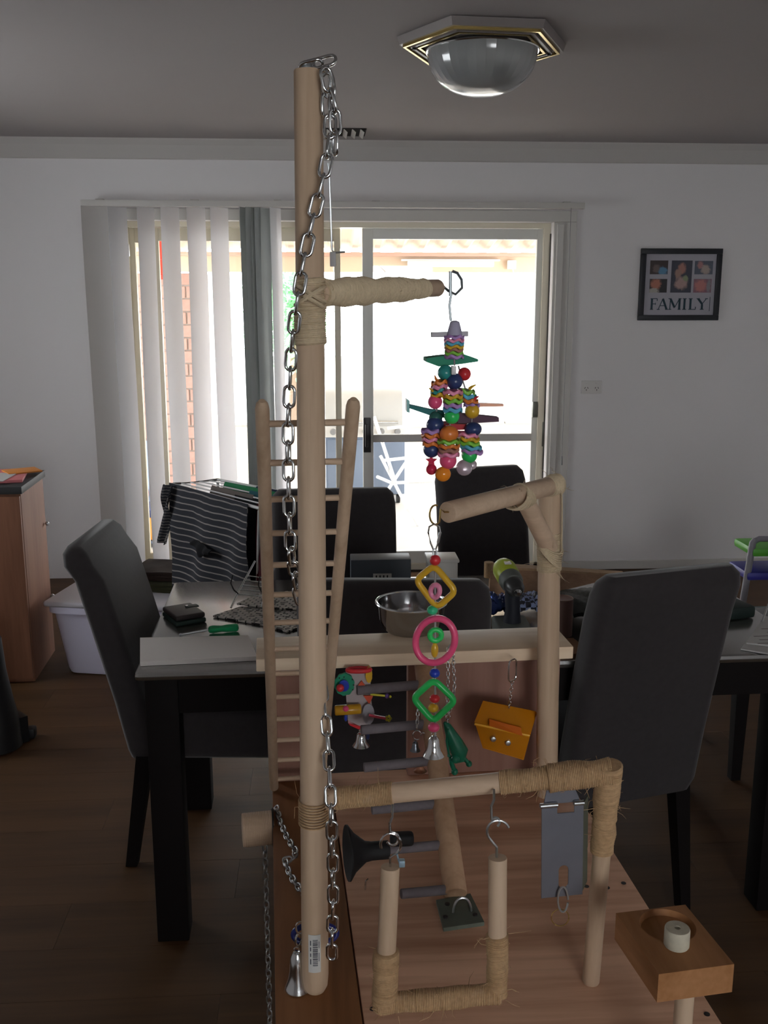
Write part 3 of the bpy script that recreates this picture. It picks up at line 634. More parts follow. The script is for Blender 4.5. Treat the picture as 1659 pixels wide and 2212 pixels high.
bm = B(); box(bm, a_-d_*.02+V((0, 0, .022)), (.06, .045, .042), bev=.012); build('foot_cap', bm, m_black, t)
# ================================================================== clothes airer
AZ = .86
c = [dn(372, 1046, AZ), dn(560, 1098, AZ), dn(690, 1078, AZ), dn(470, 1036, AZ)]
cc = (c[0]+c[1]+c[2]+c[3])/4
t = thing('clothes_airer', 'wire clothes airer standing behind the table in front of the blind', 'airer', (cc.x, cc.y, 0))
m_wire = mat('white wire', (.60, .60, .60), .4)
bm = B(); tube(bm, [c[0], c[1], c[2], c[3]], .006, 8, closed=True); build('frame', bm, m_wire, t)
for k in range(1, 5):
    bm = B(); cyl(bm, c[0].lerp(c[3], k/5), c[1].lerp(c[2], k/5), .003, n=8); build('rail', bm, m_wire, t)
for (a, b) in ((0, 2), (1, 3), (3, 1), (2, 0)):
    bm = B(); e = c[b]; e = V((c[a].x*.75+e.x*.25, c[a].y*.75+e.y*.25, .0)); cyl(bm, c[a]-V((0, 0, .008)), e, .006, n=8); build('leg', bm, m_wire, t)
def stripes_mat():
    m, tr, b = nt('navy stripe jersey'); N = tr.nodes; L = tr.links
    uv = N.new('ShaderNodeTexCoord'); sp = N.new('ShaderNodeSeparateXYZ'); L.new(uv.outputs['UV'], sp.inputs[0])
    mu = N.new('ShaderNodeMath'); mu.operation = 'MULTIPLY'; mu.inputs[1].default_value = 19; L.new(sp.outputs['Y'], mu.inputs[0])
    nz = N.new('ShaderNodeTexNoise'); nz.inputs['Scale'].default_value = 4; L.new(uv.outputs['UV'], nz.inputs['Vector'])
    ad = N.new('ShaderNodeMath'); ad.operation = 'MULTIPLY_ADD'; ad.inputs[1].default_value = .7; L.new(nz.outputs['Fac'], ad.inputs[0]); L.new(mu.outputs[0], ad.inputs[2])
    fr = N.new('ShaderNodeMath'); fr.operation = 'FRACT'; L.new(ad.outputs[0], fr.inputs[0])
    gt = N.new('ShaderNodeMath'); gt.operation = 'GREATER_THAN'; gt.inputs[1].default_value = .80; L.new(fr.outputs[0], gt.inputs[0])
    mx = N.new('ShaderNodeMix'); mx.data_type = 'RGBA'; mx.inputs[6].default_value = (.020, .022, .030, 1); mx.inputs[7].default_value = (.24, .22, .21, 1); L.new(gt.outputs[0], mx.inputs[0]); L.new(mx.outputs[2], b.inputs['Base Color']); b.inputs['Roughness'].default_value = .95
    return m
ms = stripes_mat()
fr0 = V((c[0].x, c[0].y, AZ)); dd = (c[1]-c[0]); nrm = V((dd.y, -dd.x, 0)).normalized(); nrm = nrm if nrm.y < 0 else -nrm
a = c[0]+dd*.0+nrm*.012+V((0, 0, .008)); b = c[0].lerp(c[1], .93)+nrm*.012+V((0, 0, .008)); zbm = at(450, 1300, c[0].y).z
sh = thing('striped_shirt', 'navy T-shirt with thin white stripes hanging over the clothes airer', 'shirt', ((a.x+b.x)/2, (a.y+b.y)/2, zbm))
bm = B()
def P(u, v):
    p = a.lerp(b, u*.98+.03*v*(1-u)); z = a.z - (a.z-zbm)*v
    return V((p.x, p.y, z)) + nrm*(.012*math.sin(u*14+v*3)*min(1, v*3) + .010*math.sin(u*5+v*9)*v)
grid(bm, P, 26, 30, .003); build('body', bm, ms, sh, ang=60)
bm = B(); wdir = (b-a).normalized()
def P(u, v):
    p = a + wdir*(-.045*v*0.9 + .055*u - .02*v) ; return V((p.x, p.y, a.z-.004-(.245)*v)) + nrm*(.022+.012*math.sin(u*6+v*8))
grid(bm, P, 8, 16, .004); o = build('sleeve', bm, ms, sh, ang=60)
bm = B(); q = a.lerp(b, .5); q = V((q.x, q.y, at(430, 1150, c[0].y-.05).z))+nrm*.03
grid(bm, lambda u, v: q+wdir*(.13*(u-.5)-.02*v)+V((0, 0, -(.022+.035*math.sin(u*PI)**4)*v+.010*math.sin(u*4+.6)))+nrm*(.008*math.sin(v*3)+.003*math.sin(u*17)), 18, 8, .004); build('folded_hem', bm, mat('black cloth', (.008, .008, .010), .95), sh)
def hang(name, k0, k1, s0, s1, front, back, m, label, cat='clothes'):
    """a garment folded over rail k between s0..s1"""
    r0 = c[0].lerp(c[3], k0/5); r1 = c[1].lerp(c[2], k0/5)
    p0 = r0.lerp(r1, s0); p1 = r0.lerp(r1, s1); n_ = nrm; bm = B()
    def P(u, v):
        p = p0.lerp(p1, u); s = (v-.5)*2; off = max(-1, min(1, s*4)); dz = -(abs(s)**1)*(front if s < 0 else back) + .0075
        return V((p.x, p.y, AZ+dz)) - n_*(off*.009) + n_*.004*math.sin(u*15+v*5)*abs(s)
    grid(bm, P, 14, 26, .003); return tag(build(name, bm, m), label, cat)
hang('green_towel', 4, 4, .18, .98, .09, .12, mat('green cloth', (.02, .17, .07), .9), 'green cloth folded over a far rail of the airer', 'cloth')
hang('navy_garment', 4.6, 4.6, .45, 1.0, .05, .08, mat('dark navy cloth', (.018, .025, .06), .9), 'dark navy garment on the furthest rail of the airer')
hang('grey_garment', 2, 2, .25, .7, .11, .12, mat('taupe cloth', (.13, .11, .10), .9), 'taupe garment on the airer behind the striped shirt')
hang('teal_garment', 3, 3, .55, .98, .10, .12, mat('teal cloth', (.02, .09, .11), .9), 'teal garment between the green cloth and the taupe one')
hang('black_trousers', 1, 1, .62, 1.0, .42, .44, mat('black cloth', (.008, .008, .010), .95), 'black trousers hanging at the right end of the airer', 'trousers')
hang('maroon_garment', .4, .4, .93, 1.0, .44, .4, mat('maroon cloth', (.07, .008, .014), .95), 'narrow maroon garment hanging beside the striped shirt')
# ================================================================== on the table
def on(px, py, z=TZ): return dn(px, py, z)
m_card = mat('grey card', (.74, .70, .67), .8)
pts = [on(303, 1440), on(556, 1428), on(536, 1382), on(303, 1387)]
bm = B(); prism(bm, [p+V((0, 0, .001)) for p in pts], (0, 0, .011)); tag(build('card_board', bm, m_card), 'pale grey flat board lying at the near left corner of the table', 'board')
# wallet
c0 = on(398, 1338); S0 = S(c0); wm = Matrix.Translation(c0) @ Matrix.Rotation(R(28), 4, 'Z')
t = thing('wallet', 'dark folded leather wallet with a clasp lying on the table', 'wallet', c0)
bm = B(); box(bm, (0, 0, .007), (.085, .11, .012), wm, bev=.004, seg=3); build('lower_flap', bm, mat('dark green leather', (.018, .035, .030), .5), t)
bm = B(); box(bm, (0, .002, .021), (.083, .108, .014), wm, bev=.006, seg=3); up_ = build('upper_flap', bm, mat('dark brown leather', (.035, .028, .028), .45), t)
bm = B(); box(bm, (.030, .02, .0275), (.035, .022, .004), wm, bev=.0015); build('strap', bm, MATS['dark green leather'], up_)
bm = B(); cyl(bm, wm @ V((.016, .02, .029)), wm @ V((.016, .02, .032)), .004, n=10); build('snap', bm, m_steel, up_)
# screwdriver
a = on(450, 1369)+V((0, 0, .011)); b = on(516, 1364)+V((0, 0, .011)); tp = on(392, 1374)+V((0, 0, .004))
t = thing('screwdriver', 'screwdriver with a translucent green handle beside the grey board', 'screwdriver', on(450, 1369))
bm = B(); dd_ = (b-a); n = 12; x_, y_, d_ = basis(dd_); L = []
for s_, r_ in ((0, .004), (.04, .009), (.15, .011), (.45, .0085), (.6, .0105), (.9, .011), (.97, .009), (1, .004)):
    L.append([bm.verts.new(a+dd_*s_+(x_*math.cos(2*PI*q/n)+y_*math.sin(2*PI*q/n))*r_*(1 if q % 2 else .9)) for q in range(n)])
rings(bm, L); build('handle', bm, mat('green acetate', (.02, .55, .22), .1, trans=.6, coat=.5), t, ang=20)
bm = B(); cyl(bm, a, tp, .0028, n=10); cyl(bm, tp, tp+(tp-a).normalized()*.006, .0045, .003, n=8); build('shaft', bm, m_zinc, t)
# patterned mats
def weave_mat():
    m, tr, b = nt('black and white basket print'); N = tr.nodes; L = tr.links
    tc = N.new('ShaderNodeTexCoord'); mp = N.new('ShaderNodeMapping'); mp.inputs['Scale'].default_value = (42, 42, 42); mp.inputs['Rotation'].default_value = (0, 0, .4); L.new(tc.outputs['Object'], mp.inputs[0])
    bt = N.new('ShaderNodeTexBrick'); bt.inputs['Color1'].default_value = (.72, .70, .64, 1); bt.inputs['Color2'].default_value = (.55, .53, .50, 1); bt.inputs['Mortar'].default_value = (.01, .01, .01, 1); bt.inputs['Scale'].default_value = 1; bt.inputs['Mortar Size'].default_value = .10; bt.inputs['Brick Width'].default_value = 1.1; bt.inputs['Row Height'].default_value = .5
    L.new(mp.outputs[0], bt.inputs[0]); vo = N.new('ShaderNodeTexVoronoi'); vo.inputs['Scale'].default_value = .9; L.new(mp.outputs[0], vo.inputs['Vector'])
    lt = N.new('ShaderNodeMath'); lt.operation = 'LESS_THAN'; lt.inputs[1].default_value = .30; L.new(vo.outputs['Distance'], lt.inputs[0])
    mx = N.new('ShaderNodeMix'); mx.data_type = 'RGBA'; L.new(lt.outputs[0], mx.inputs[0]); L.new(bt.outputs[0], mx.inputs[6]); mx.inputs[7].default_value = (.012, .012, .012, 1); L.new(mx.outputs[2], b.inputs['Base Color']); return m
mw = weave_mat()
for k, (poly, lb) in enumerate(((((460, 1334), (520, 1314), (640, 1322), (690, 1345), (620, 1368), (560, 1352)), 'black and white patterned mat nearest the screwdriver'),
                                (((512, 1312), (560, 1290), (650, 1283), (720, 1300), (680, 1325), (590, 1322)), 'black and white patterned mat lying behind the other, further back'))):
    bm = B(); ps = [on(*q)+V((0, 0, .0015+.006*k)) for q in poly]; prism(bm, ps, (0, 0, .0045)); tag(build('patterned_mat', bm, mw), lb, 'placemat', 'black and white patterned placemats')
# wire rack (sloping wire stand)
q0 = on(500, 1330); t = thing('wire_rack', 'small tilted wire rack standing on the dark table behind the ladder', 'rack', q0)
r0 = on(499, 1322)+V((0, 0, .012)); r1 = at(551, 1212, r0.y+.10); r2 = on(565, 1322)+V((0, 0, .012)); r3 = at(594, 1222, r2.y+.10)
for a_, b_ in ((r0, r1), (r2, r3)):
    bm = B(); mid = a_.lerp(b_, .3)+V((-.004, 0, -.004)); tube(bm, [a_, mid, b_], .003, 8); build('upright', bm, m_steel, t)
for k in range(5):
    s_ = .28+.10*k; bm = B(); cyl(bm, r0.lerp(r1, s_), r2.lerp(r3, s_), .0015, n=6); build('wire', bm, m_zinc, t)
for a_ in (r0.lerp(r1, .3), r2.lerp(r3, .3)):
    bm = B(); tube(bm, [a_, a_+V((-.012, .0, .01)), a_+V((-.020, 0, .03)), a_+V((-.014, 0, .055))], .0018, 6); build('hook', bm, m_black, t)
# low cardboard box / device on far side
def tblbox(name, px0, px1, py0, py1, Y, dep, m, label, cat, bev=.004, rot=0):
    a_ = at(px0, py1, Y); b_ = at(px1, py0, Y); z0 = TZ+.001; 
    bm = B(); M_ = Matrix.Translation(V(((a_.x+b_.x)/2, Y+dep/2, 0))) @ Matrix.Rotation(rot, 4, 'Z'); box(bm, (0, 0, (z0+b_.z)/2), (b_.x-a_.x, dep, b_.z-z0), M_, bev=bev)
    return tag(build(name, bm, m), label, cat)
o = tblbox('blue_grey_box', 758, 888, 1208, 1250, 2.86, .08, mat('slate blue card', (.075, .09, .11), .5), 'slate blue box on the table behind the near chair', 'box', .003)
bm = B(); q = at(826, 1246, 2.858); box(bm, q, (.055, .002, .020)); o2 = build('label_sticker', bm, mat('white label', (.55, .55, .53), .6), o, smooth=False)
bm = B()
for k in range(4): box(bm, q+V((-.018+.011*k, -.0015, 0)), (.004, .001, .010))
build('print', bm, m_black, o2, smooth=False)
o = tblbox('white_container', 926, 990, 1212, 1252, 2.84, .09, mat('white tub plastic', (.50, .49, .46), .4), 'small white container on the table beside the blue box', 'container', .01)
bm = B(); q = at(958, 1214, 2.84); box(bm, (q.x, 2.885, q.z+.002), (.095, .10, .010), bev=.004); build('lid', bm, MATS['white tub plastic'], o)
# long wooden plank lying across the table
a_ = on(1062, 1290)+V((0, 0, .001)); 
t = thing('wooden_trough', 'long wooden board propped across the far side of the table, behind the drill', 'board', on(1200, 1290))
A0 = at(1056, 1286, 2.62); A1 = at(1060, 1228, 2.66); B0 = at(1340, 1272, 2.86); B1 = at(1350, 1246, 2.88)
zlow = TZ+.002
bm = B(); prism(bm, [V((A0.x, A0.y, zlow+.012)), V((B0.x, B0.y, zlow+.03)), B1, A1], V((0, .018, .004))); build('board', bm, wood('tan board', (.30, .17, .10), (.42, .26, .16), 'X'), t)
bm = B(); prism(bm, [A1+V((0, -.002, 0)), B1+V((0, -.002, 0)), B1+V((0, .03, .002)), A1+V((0, .03, .002))], (0, 0, .008)); build('ledge', bm, wood('pale board edge', (.42, .27, .15), (.55, .38, .23), 'X'), t)
bm = B(); cyl(bm, V((A1.x-.004, A1.y+.01, A1.z-.028)), V((A1.x-.004, A1.y+.01, A1.z+.016)), .013, n=14); build('end_cap', bm, m_twine, t)
# drill
D0 = on(1108, 1378); Yd = D0.y
t = thing('cordless_drill', 'green and black cordless drill standing upright on the table, chuck facing forward', 'drill', D0)
k_ = S(D0)
bm = B(); box(bm, D0+V((0, .02, .020)), (74*k_, .11, .036), bev=.008, seg=3); bat = build('battery', bm, mat('drill grey', (.10, .11, .10), .5), t)
for sx in (-30, 30):
    bm = B(); box(bm, D0+V((sx*k_, -.02, .012)), (14*k_, .03, .02), bev=.004); build('clip', bm, plastic('lime green drill plastic', (.38, .45, .03), .4), bat)
gz = at(1108, 1262, Yd).z
bm = B(); tube(bm, [D0+V((0, .02, .036)), V((D0.x, Yd+.015, (D0.z+gz)/2)), V((D0.x-.002, Yd+.02, gz+.02))], [.024, .019, .021], 14); build('grip', bm, mat('blue black rubber', (.014, .016, .024), .6), t)
hc = at(1108, 1262, Yd-.02); ax_ = V((.10, -1, -.22)).normalized()
mm = frame(hc-ax_*.05, *basis(ax_)[:2], ax_)
bm = B(); lathe(bm, [(.010, -.05), (.026, -.046), (.031, -.03), (.031, .0), (.029, .02), (.027, .024)], mm, 20); mo = build('motor_housing', bm, plastic('lime green drill plastic', (.20, .24, .035), .4), t)
bm = B(); lathe(bm, [(.0285, .018), (.030, .022), (.0295, .04), (.026, .05), (.024, .051)], mm, 24); build('torque_collar', bm, mat('drill grey', (.10, .11, .10), .5), t)
bm = B(); lathe(bm, [(.022, .05), (.024, .055), (.023, .075), (.015, .09), (.010, .091)], mm, 24); ch = build('chuck', bm, mat('chuck black', (.03, .03, .03), .35), t)
bm = B(); lathe(bm, [(.011, .088), (.010, .096), (.004, .101), (.002, .101)], mm, 16); build('chuck_jaws', bm, m_steel, ch)
bm = B(); box(bm, mm @ V((0, .030, -.01)), (.018, .022, .004), bev=.002); build('badge', bm, p_white, mo)
# shiny dark package and patterned pack behind the drill
def blob(name, px0, px1, py0, py1, Y, m, label, cat, seed=1, dep=.10):
    a_ = at(px0, py1, Y); b_ = at(px1, py0, Y); rnd = random.Random(seed); bm = B(); z0 = TZ+.002
    def P(u, v): return V((a_.x+(b_.x-a_.x)*u, Y+dep*v, z0+.014+(b_.z-z0-.014)*math.sin(PI*min(1, .15+v*.7))**.6*(.80+.12*math.sin(u*8+seed+v*5)+.08*math.sin(u*23+v*17+seed))))
    grid(bm, P, 18, 10, .012); return tag(build(name, bm, m), label, cat)
blob('foil_bag', 1046, 1100, 1292, 1350, 2.48, mat('shiny midnight foil', (.03, .05, .16), .12, metal=.7), 'shiny dark blue foil bag on the table left of the drill', 'bag', 2)
mck = nt('blue check cloth'); N = mck[1].nodes; ck = N.new('ShaderNodeTexChecker'); ck.inputs['Scale'].default_value = 70; ck.inputs[1].default_value = (.28, .34, .55, 1); ck.inputs[2].default_value = (.02, .02, .03, 1)
tc = N.new('ShaderNodeTexCoord'); mck[1].links.new(tc.outputs['Object'], ck.inputs[0]); mck[1].links.new(ck.outputs[0], mck[2].inputs['Base Color'])
blob('check_cloth', 1122, 1172, 1292, 1350, 2.52, mck[0], 'blue and black chequered cloth heaped right of the drill', 'cloth', 4)
blob('black_bag', 1236, 1400, 1308, 1400, 2.46, mat('black green nylon', (.010, .014, .013), .6), 'black crumpled bag on the table behind the right front chair', 'bag', 6, .22)
o = tblbox('tool_case', 1560, 1628, 1312, 1380, 2.52, .12, mat('dark green case', (.008, .018, .016), .5), 'dark green case at the right of the table, beside the papers', 'case', .01, .25)
q = on(1210, 1385); t_ = thing('cardboard_tube', 'brown round cardboard canister on the table behind the post', 'canister', on(1212, 1372))
c0 = on(1212, 1372); zt2 = at(1212, 1292, c0.y).z
bm = B(); lathe(bm, [(.026, .0005), (.028, .002), (.028, zt2-TZ-.004), (.0265, zt2-TZ), (.020, zt2-TZ-.001), (.001, zt2-TZ-.001)], Matrix.Translation(c0), 24); build('body', bm, mat('mauve brown card', (.20, .12, .10), .7), t_)
bm = B(); tube(bm, oval(c0+V((0, 0, zt2-TZ)), V((1, 0, 0)), V((0, 1, 0)), .027, .027, 24), .0015, 6, closed=True); build('rim', bm, mat('card rim', (.28, .18, .14), .6), t_)
pts = [on(1236, 1421), on(1276, 1415), on(1238, 1385), on(1190, 1388), on(1190, 1423)]
bm = B(); prism(bm, [p+V((0, 0, .001)) for p in pts], (0, 0, .008)); tag(build('cork_board', bm, mat('brown board', (.24, .12, .06), .7, noise=.15, nscale=40)), 'brown flat board lying on the near edge of the table by the post', 'board')
for k, (poly, lb) in enumerate(((((1600, 1405), (1720, 1425), (1740, 1375), (1640, 1352)), 'white printed paper at the right edge of the table, lower of two'), (((1612, 1396), (1730, 1410), (1745, 1352), (1652, 1338)), 'white printed paper at the right edge of the table, upper of two'))):
    bm = B(); prism(bm, [on(*q)+V((0, 0, .001+k*.005)) for q in poly], (0, 0, .004)); o = tag(build('paper_sheet', bm, mat('white paper', (.50, .49, .48), .9)), lb, 'paper', 'papers at the right edge of the table')
    if k == 1:
        bm = B()
        for r_ in range(5):
            q = on(1640+r_*4, 1398-r_*8)+V((0, 0, .0098)); box(bm, q+V((.02+.01*(r_ % 2), 0, 0)), (.05+.02*(r_ % 3), .004, .0006))
        build('printed_lines', bm, mat('grey ink', (.12, .08, .08), .7), o, smooth=False)
bm = B(); a_ = on(1645, 1352)+V((0, 0, .012)); cyl(bm, a_, a_+V((.025, .02, .045)), .003, n=8); tag(build('pen', bm, m_steel), 'thin silver pen propped against the papers', 'pen')
# plastic toy tower at right edge
Yt = 3.9; q = at(1625, 1330, Yt); t = thing('toy_shelf', 'grey plastic toy tower with green and blue trays at the right edge', 'toy', (q.x+.12, Yt, 0))
m_tg = mat('pale grey toy plastic', (.24, .23, .26), .5)
for k, dd2 in enumerate((0, .16)):
    for (xb, xt) in ((1600, 1626), (1722, 1700)):
        a_ = at(xb, 1330, Yt+dd2); b_ = at(xt, 1172, Yt+dd2); a_ = a_ + (a_-b_)*(a_.z/(b_.z-a_.z)) if b_.z != a_.z else a_
        bm = B(); tube(bm, [V((a_.x, Yt+dd2, .002)), b_, b_+V((.012, 0, .012))], .014, 12); build('post', bm, m_tg, t)
bm = B(); tube(bm, [at(1628, 1170, Yt), at(1640, 1164, Yt), at(1690, 1164, Yt), at(1700, 1172, Yt)], .012, 10); build('top_rim', bm, m_tg, t)
for (py, m_, nm) in ((1192, plastic('lime tray', (.10, .42, .04), .4), 'green_tray'), (1243, plastic('blue tray', (.04, .04, .30), .4), 'blue_tray'), (1345, plastic('teal tray', (.03, .12, .12), .4), 'bottom_tray')):
    z = at(1640, py, Yt).z; x0 = at({'green_tray': 1622, 'blue_tray': 1610}.get(nm, 1604), py, Yt).x; x1_ = at(1730, py, Yt).x; bm = B(); bx(bm, x0, x1_, Yt-.02, Yt+.18, z-.018, z+.018, .014); build(nm, bm, m_, t)
# ================================================================== the bird play stand
DZ = .85
sv = ray(575, 650); sv = V((sv.x, sv.y, 0)).normalized(); su = V((sv.y, -sv.x, 0)); UP = V((0, 0, 1))
O = dn(595, 2212, DZ); W = (dn(1560, 2212, DZ)-O).dot(su); D = (dn(750, 1668, DZ)-O).dot(sv); V0 = -.17
SM = frame(V((O.x, O.y, 0)), su, sv, UP)
def sbox(bm, u0, u1, v0, v1, z0, z1, bev=0): box(bm, ((u0+u1)/2, (v0+v1)/2, (z0+z1)/2), (u1-u0, v1-v0, z1-z0), SM, bev=bev)
def st_u(p): return (p-O).dot(su)
def st_v(p): return (p-O).dot(sv)
PWd = st_u(dn(785, 2212, DZ))
stand = thing('bird_play_stand', 'tall home-made bird play stand of pine dowels and boards in the foreground', 'play stand', SM @ V((W/2, D/2, 0)))
bm = B(); sbox(bm, PWd+.0008, W, V0, D, DZ-.018, DZ, .0015); base = build('base_board', bm, m_deck, stand)
bm = B(); sbox(bm, 0, PWd-.0008, V0, D+.01, DZ-.018, DZ+.001, .0015); build('side_plank', bm, m_plank, stand)['label'] = 'orange stained side plank'
for (px, py) in ((1347, 1908), (1312, 1918), (1267, 1915), (1527, 2191), (805, 2180)):
    p = dn(px, py, DZ); bm = B(); cyl(bm, p-V((0, 0, .001)), p+V((0, 0, .0006)), .0032, n=12); build('screw_head', bm, mat('dark screw', (.05, .045, .045), .5, metal=.6), base)
p = dn(789, 1922, DZ); bm = B(); tube(bm, [p, p+V((.001, 0, .012)), p+V((.004, 0, .015))], .0012, 6); build('nail', bm, m_steel, base)
for u in (.05, W-.09):
    for v in (V0+.05, D-.09):
        bm = B(); sbox(bm, u, u+.04, v, v+.04, 0, DZ-.018); build('support_leg', bm, m_redwoodZ, stand)
# back panels and shelf
vb = D-.022
Yb_ = (SM @ V((W/2, vb, 0))).y
def uof(px, py, v):          # u of the place where the pixel ray meets the upright plane at depth v
    d = ray(px, py); s = (v - (EYE-O).dot(sv))/d.dot(sv); p = EYE+d*s; return (p-O).dot(su), p
uR1, pr = uof(1205, 1560, vb); uR0, _ = uof(881, 1560, vb); uL0, _ = uof(592, 1560, vb); uL1, _ = uof(703, 1560, vb)
vf = vb-.045
_, ps = uof(900, 1437, vf); ZS = ps.z; _, pt_ = uof(900, 1414, vf); ZT = ZS+.019
bm = B(); sbox(bm, uR0, uR1, vb, vb+.018, DZ, ZS, .001); build('back_panel', bm, wood('pinkish panel', (.25, .12, .085), (.34, .185, .14), 'Z', scale=.6), stand)
bm = B(); sbox(bm, uL0, uL1, vb, vb+.018, DZ+.001, ZS, .001); build('back_panel', bm, MATS['pinkish panel'], stand)
us0, _ = uof(553, 1420, vf); us1, _ = uof(1238, 1420, vf)
bm = B(); sbox(bm, us0, us1, vf, vf+.095, ZS, ZT, .0015); shelf = build('shelf', bm, m_shelf, stand)
# main pole
pf = dn(681, 2140, DZ); PYY = pf.y; pt0 = at(666, 152, PYY+.005); pr_b = 29*S(pf)*.99; pr_t = 31.5*S(pt0)
pd = (pt0-pf).normalized(); PLn = (pt0-pf).length
def pole_at(py):      # point on the axis seen at this row
    lo, hi = 0., 1.
    for _ in range(40):
        m_ = (lo+hi)/2; q = pf.lerp(pt0, m_); c_ = CR.transposed() @ (q-EYE); yy = H_/2 - F*c_.y/(-c_.z)
        if yy > py: lo = m_
        else: hi = m_
    return q
bm = B(); tube(bm, [pf, pf+pd*.002, pf+pd*.008, pf+pd*.02, pf.lerp(pt0, .5), pt0-pd*.001, pt0], [pr_b*.55, pr_b*.72, pr_b*.93, pr_b, (pr_b+pr_t)/2, pr_t, pr_t*.96], 36)
pole = build('tall_pole', bm, m_dowelZ, stand)
cam_dir = lambda p: (EYE-p).normalized()
bm = B(); ropewrap(bm, pole_at(745), pole_at(600), pr_t+.0012, seed=3, bulge=.0009); fibres(bm, [pole_at(y) for y in range(600, 745, 12)], pr_t+.001, 40, .010); w = build('rope_wrap', bm, m_twine_pale, pole)
bm = B(); q = pole_at(1755); 
for k in range(9):
    c_ = pole_at(1728+k*6); tl = .010-.0016*k
    x_, y_, d_ = basis(V((tl*8*.12, .0, 1))); tube(bm, [c_ + (x_*math.cos(a_)+y_*math.sin(a_))*(pr_b+.001) for a_ in [2*PI*i/24 for i in range(24)]], .00095, 5, closed=True)
fibres(bm, [q], pr_b+.002, 12, .022, 9); build('rope_lashing', bm, m_twine, pole)
# sticker wrapped on the pole: white patch with bars
def patch(bm, y0, y1, a0, a1, r_, th):
    p0 = pole_at(y1); p1 = pole_at(y0); f = cam_dir(p0); f = (f - pd*f.dot(pd)).normalized(); s_ = pd.cross(f)
    grid(bm, lambda u, v: p0.lerp(p1, v) + (f*math.cos(a0+(a1-a0)*u)+s_*math.sin(a0+(a1-a0)*u))*r_, 8, 4, th)
bm = B(); patch(bm, 2002, 2082, -.48, .42, pr_b+.0004, .0004); stk = build('barcode_label', bm, mat('white label', (.55, .55, .53), .6), pole)
bm = B(); rnd = random.Random(4); y = 2012
while y < 2068:
    h_ = rnd.choice((.8, 1.2, 2.0)); patch(bm, y, y+h_, -.15, .20, pr_b+.0008, .0003); y += h_+rnd.choice((.9, 1.3, 2.2))
for y0, y1 in ((2014, 2024), (2028, 2036), (2041, 2048), (2053, 2064)): patch(bm, y0, y1, -.34, -.27, pr_b+.0008, .0003)
for y0, y1 in ((2016, 2030), (2040, 2058)): patch(bm, y0, y1, .27, .31, pr_b+.0008, .0003)
build('barcode', bm, mat('print ink', (.06, .06, .08), .7), stk, smooth=False)
# upper arm
a0 = pole_at(633)+V((pr_t*.6, 0, 0)); aY = PYY+.20; a1 = at(946, 622, aY); Ra = 18.5*S(a1)
bm = B(); cyl(bm, a0, a1, Ra*.98, Ra, 24, bev=.002); arm = build('upper_arm', bm, m_dowelX, stand)
bm = B(); ax = (a1-a0)
ropewrap(bm, a0+ax*.02, a0+ax*.40, Ra+.0030, seed=5, bulge=.0013); ropewrap(bm, a0+ax*.39, a0+ax*.74, Ra+.0022, seed=6, bulge=.0010); ropewrap(bm, a0+ax*.73, a0+ax*.87, Ra+.0004, seed=8, bulge=.0003)
fibres(bm, [a0+ax*(k/20) for k in range(1, 15)], Ra+.003, 40, .012, 4); build('rope_wrap', bm, m_twine_pale, arm)
for k in range(3):
    bm = B(); d2 = V((.5, 0, 1 if k else -1)).normalized(); x_, y_, z_ = basis(V((.6, 0, -1 if k % 2 else 1)))
    cc_ = pole_at(633+k*6); tube(bm, [cc_+(x_*math.cos(2*PI*i/24)*1.35+y_*math.sin(2*PI*i/24))*(pr_t+.003) for i in range(24)], .002, 6, closed=True); build('rope_turn', bm, m_twine_pale, arm)
h0 = a1; hk = [at(946, 620, aY), at(958, 619, aY), at(968, 628, aY), at(984, 636, aY), at(998, 622, aY), at(997, 604, aY), at(988, 590, aY), at(977, 586, aY)]
bm = B(); tube(bm, [hk[0]]+hk[1:], .0017, 8); build('screw_hook', bm, mat('dull hook steel', (.20, .22, .23), .4, metal=.8), arm)
# lower perch bar with corner post
b0 = at(704, 1727, PYY-.002); b1 = at(1310, 1668, PYY-.035); rb_ = 22*S(at(950, 1690, PYY-.02))
bm = B(); cyl(bm, b0, b1, rb_, n=24); bar = build('perch_bar', bm, m_dowelX, stand)
bx_ = b1-b0
bm = B(); ropewrap(bm, b0+bx_*.035, b0+bx_*.245, rb_+.0006, seed=11, bulge=.0004, n=18); fibres(bm, [b0+bx_*.04*k for k in range(1, 6)], rb_+.001, 16, .012, 5); build('rope_wrap', bm, m_twine, bar)
bm = B(); ropewrap(bm, b0+bx_*.625, b0+bx_*.80, rb_+.0012, seed=12, bulge=.0006, n=18); ropewrap(bm, b0+bx_*.795, b1+bx_*.018, rb_+.0034, seed=13, bulge=.0012, n=18); fibres(bm, [b0+bx_*(.63+.025*k) for k in range(15)], rb_+.003, 60, .013, 6); build('rope_wrap', bm, m_twine, bar)
c1 = dn(1276, 2120, DZ); c0 = b1+V((.002, 0, -.004)); rp = 18.5*S(c1)
bm = B(); cyl(bm, c1, c0, rp, rp*1.0, 24, bev=.0015); cpost = build('corner_post', bm, m_dowelZ, stand)
bm = B(); cxv = c1-c0; ropewrap(bm, c0-cxv*.05, c0+cxv*.20, rp+.0030, seed=14, bulge=.0010, n=18); ropewrap(bm, c0+cxv*.19, c0+cxv*.345, rp+.0018, seed=15, bulge=.0008, n=18); fibres(bm, [c0+cxv*.035*k for k in range(10)], rp+.003, 46, .014, 7); build('rope_wrap', bm, m_twine, cpost)
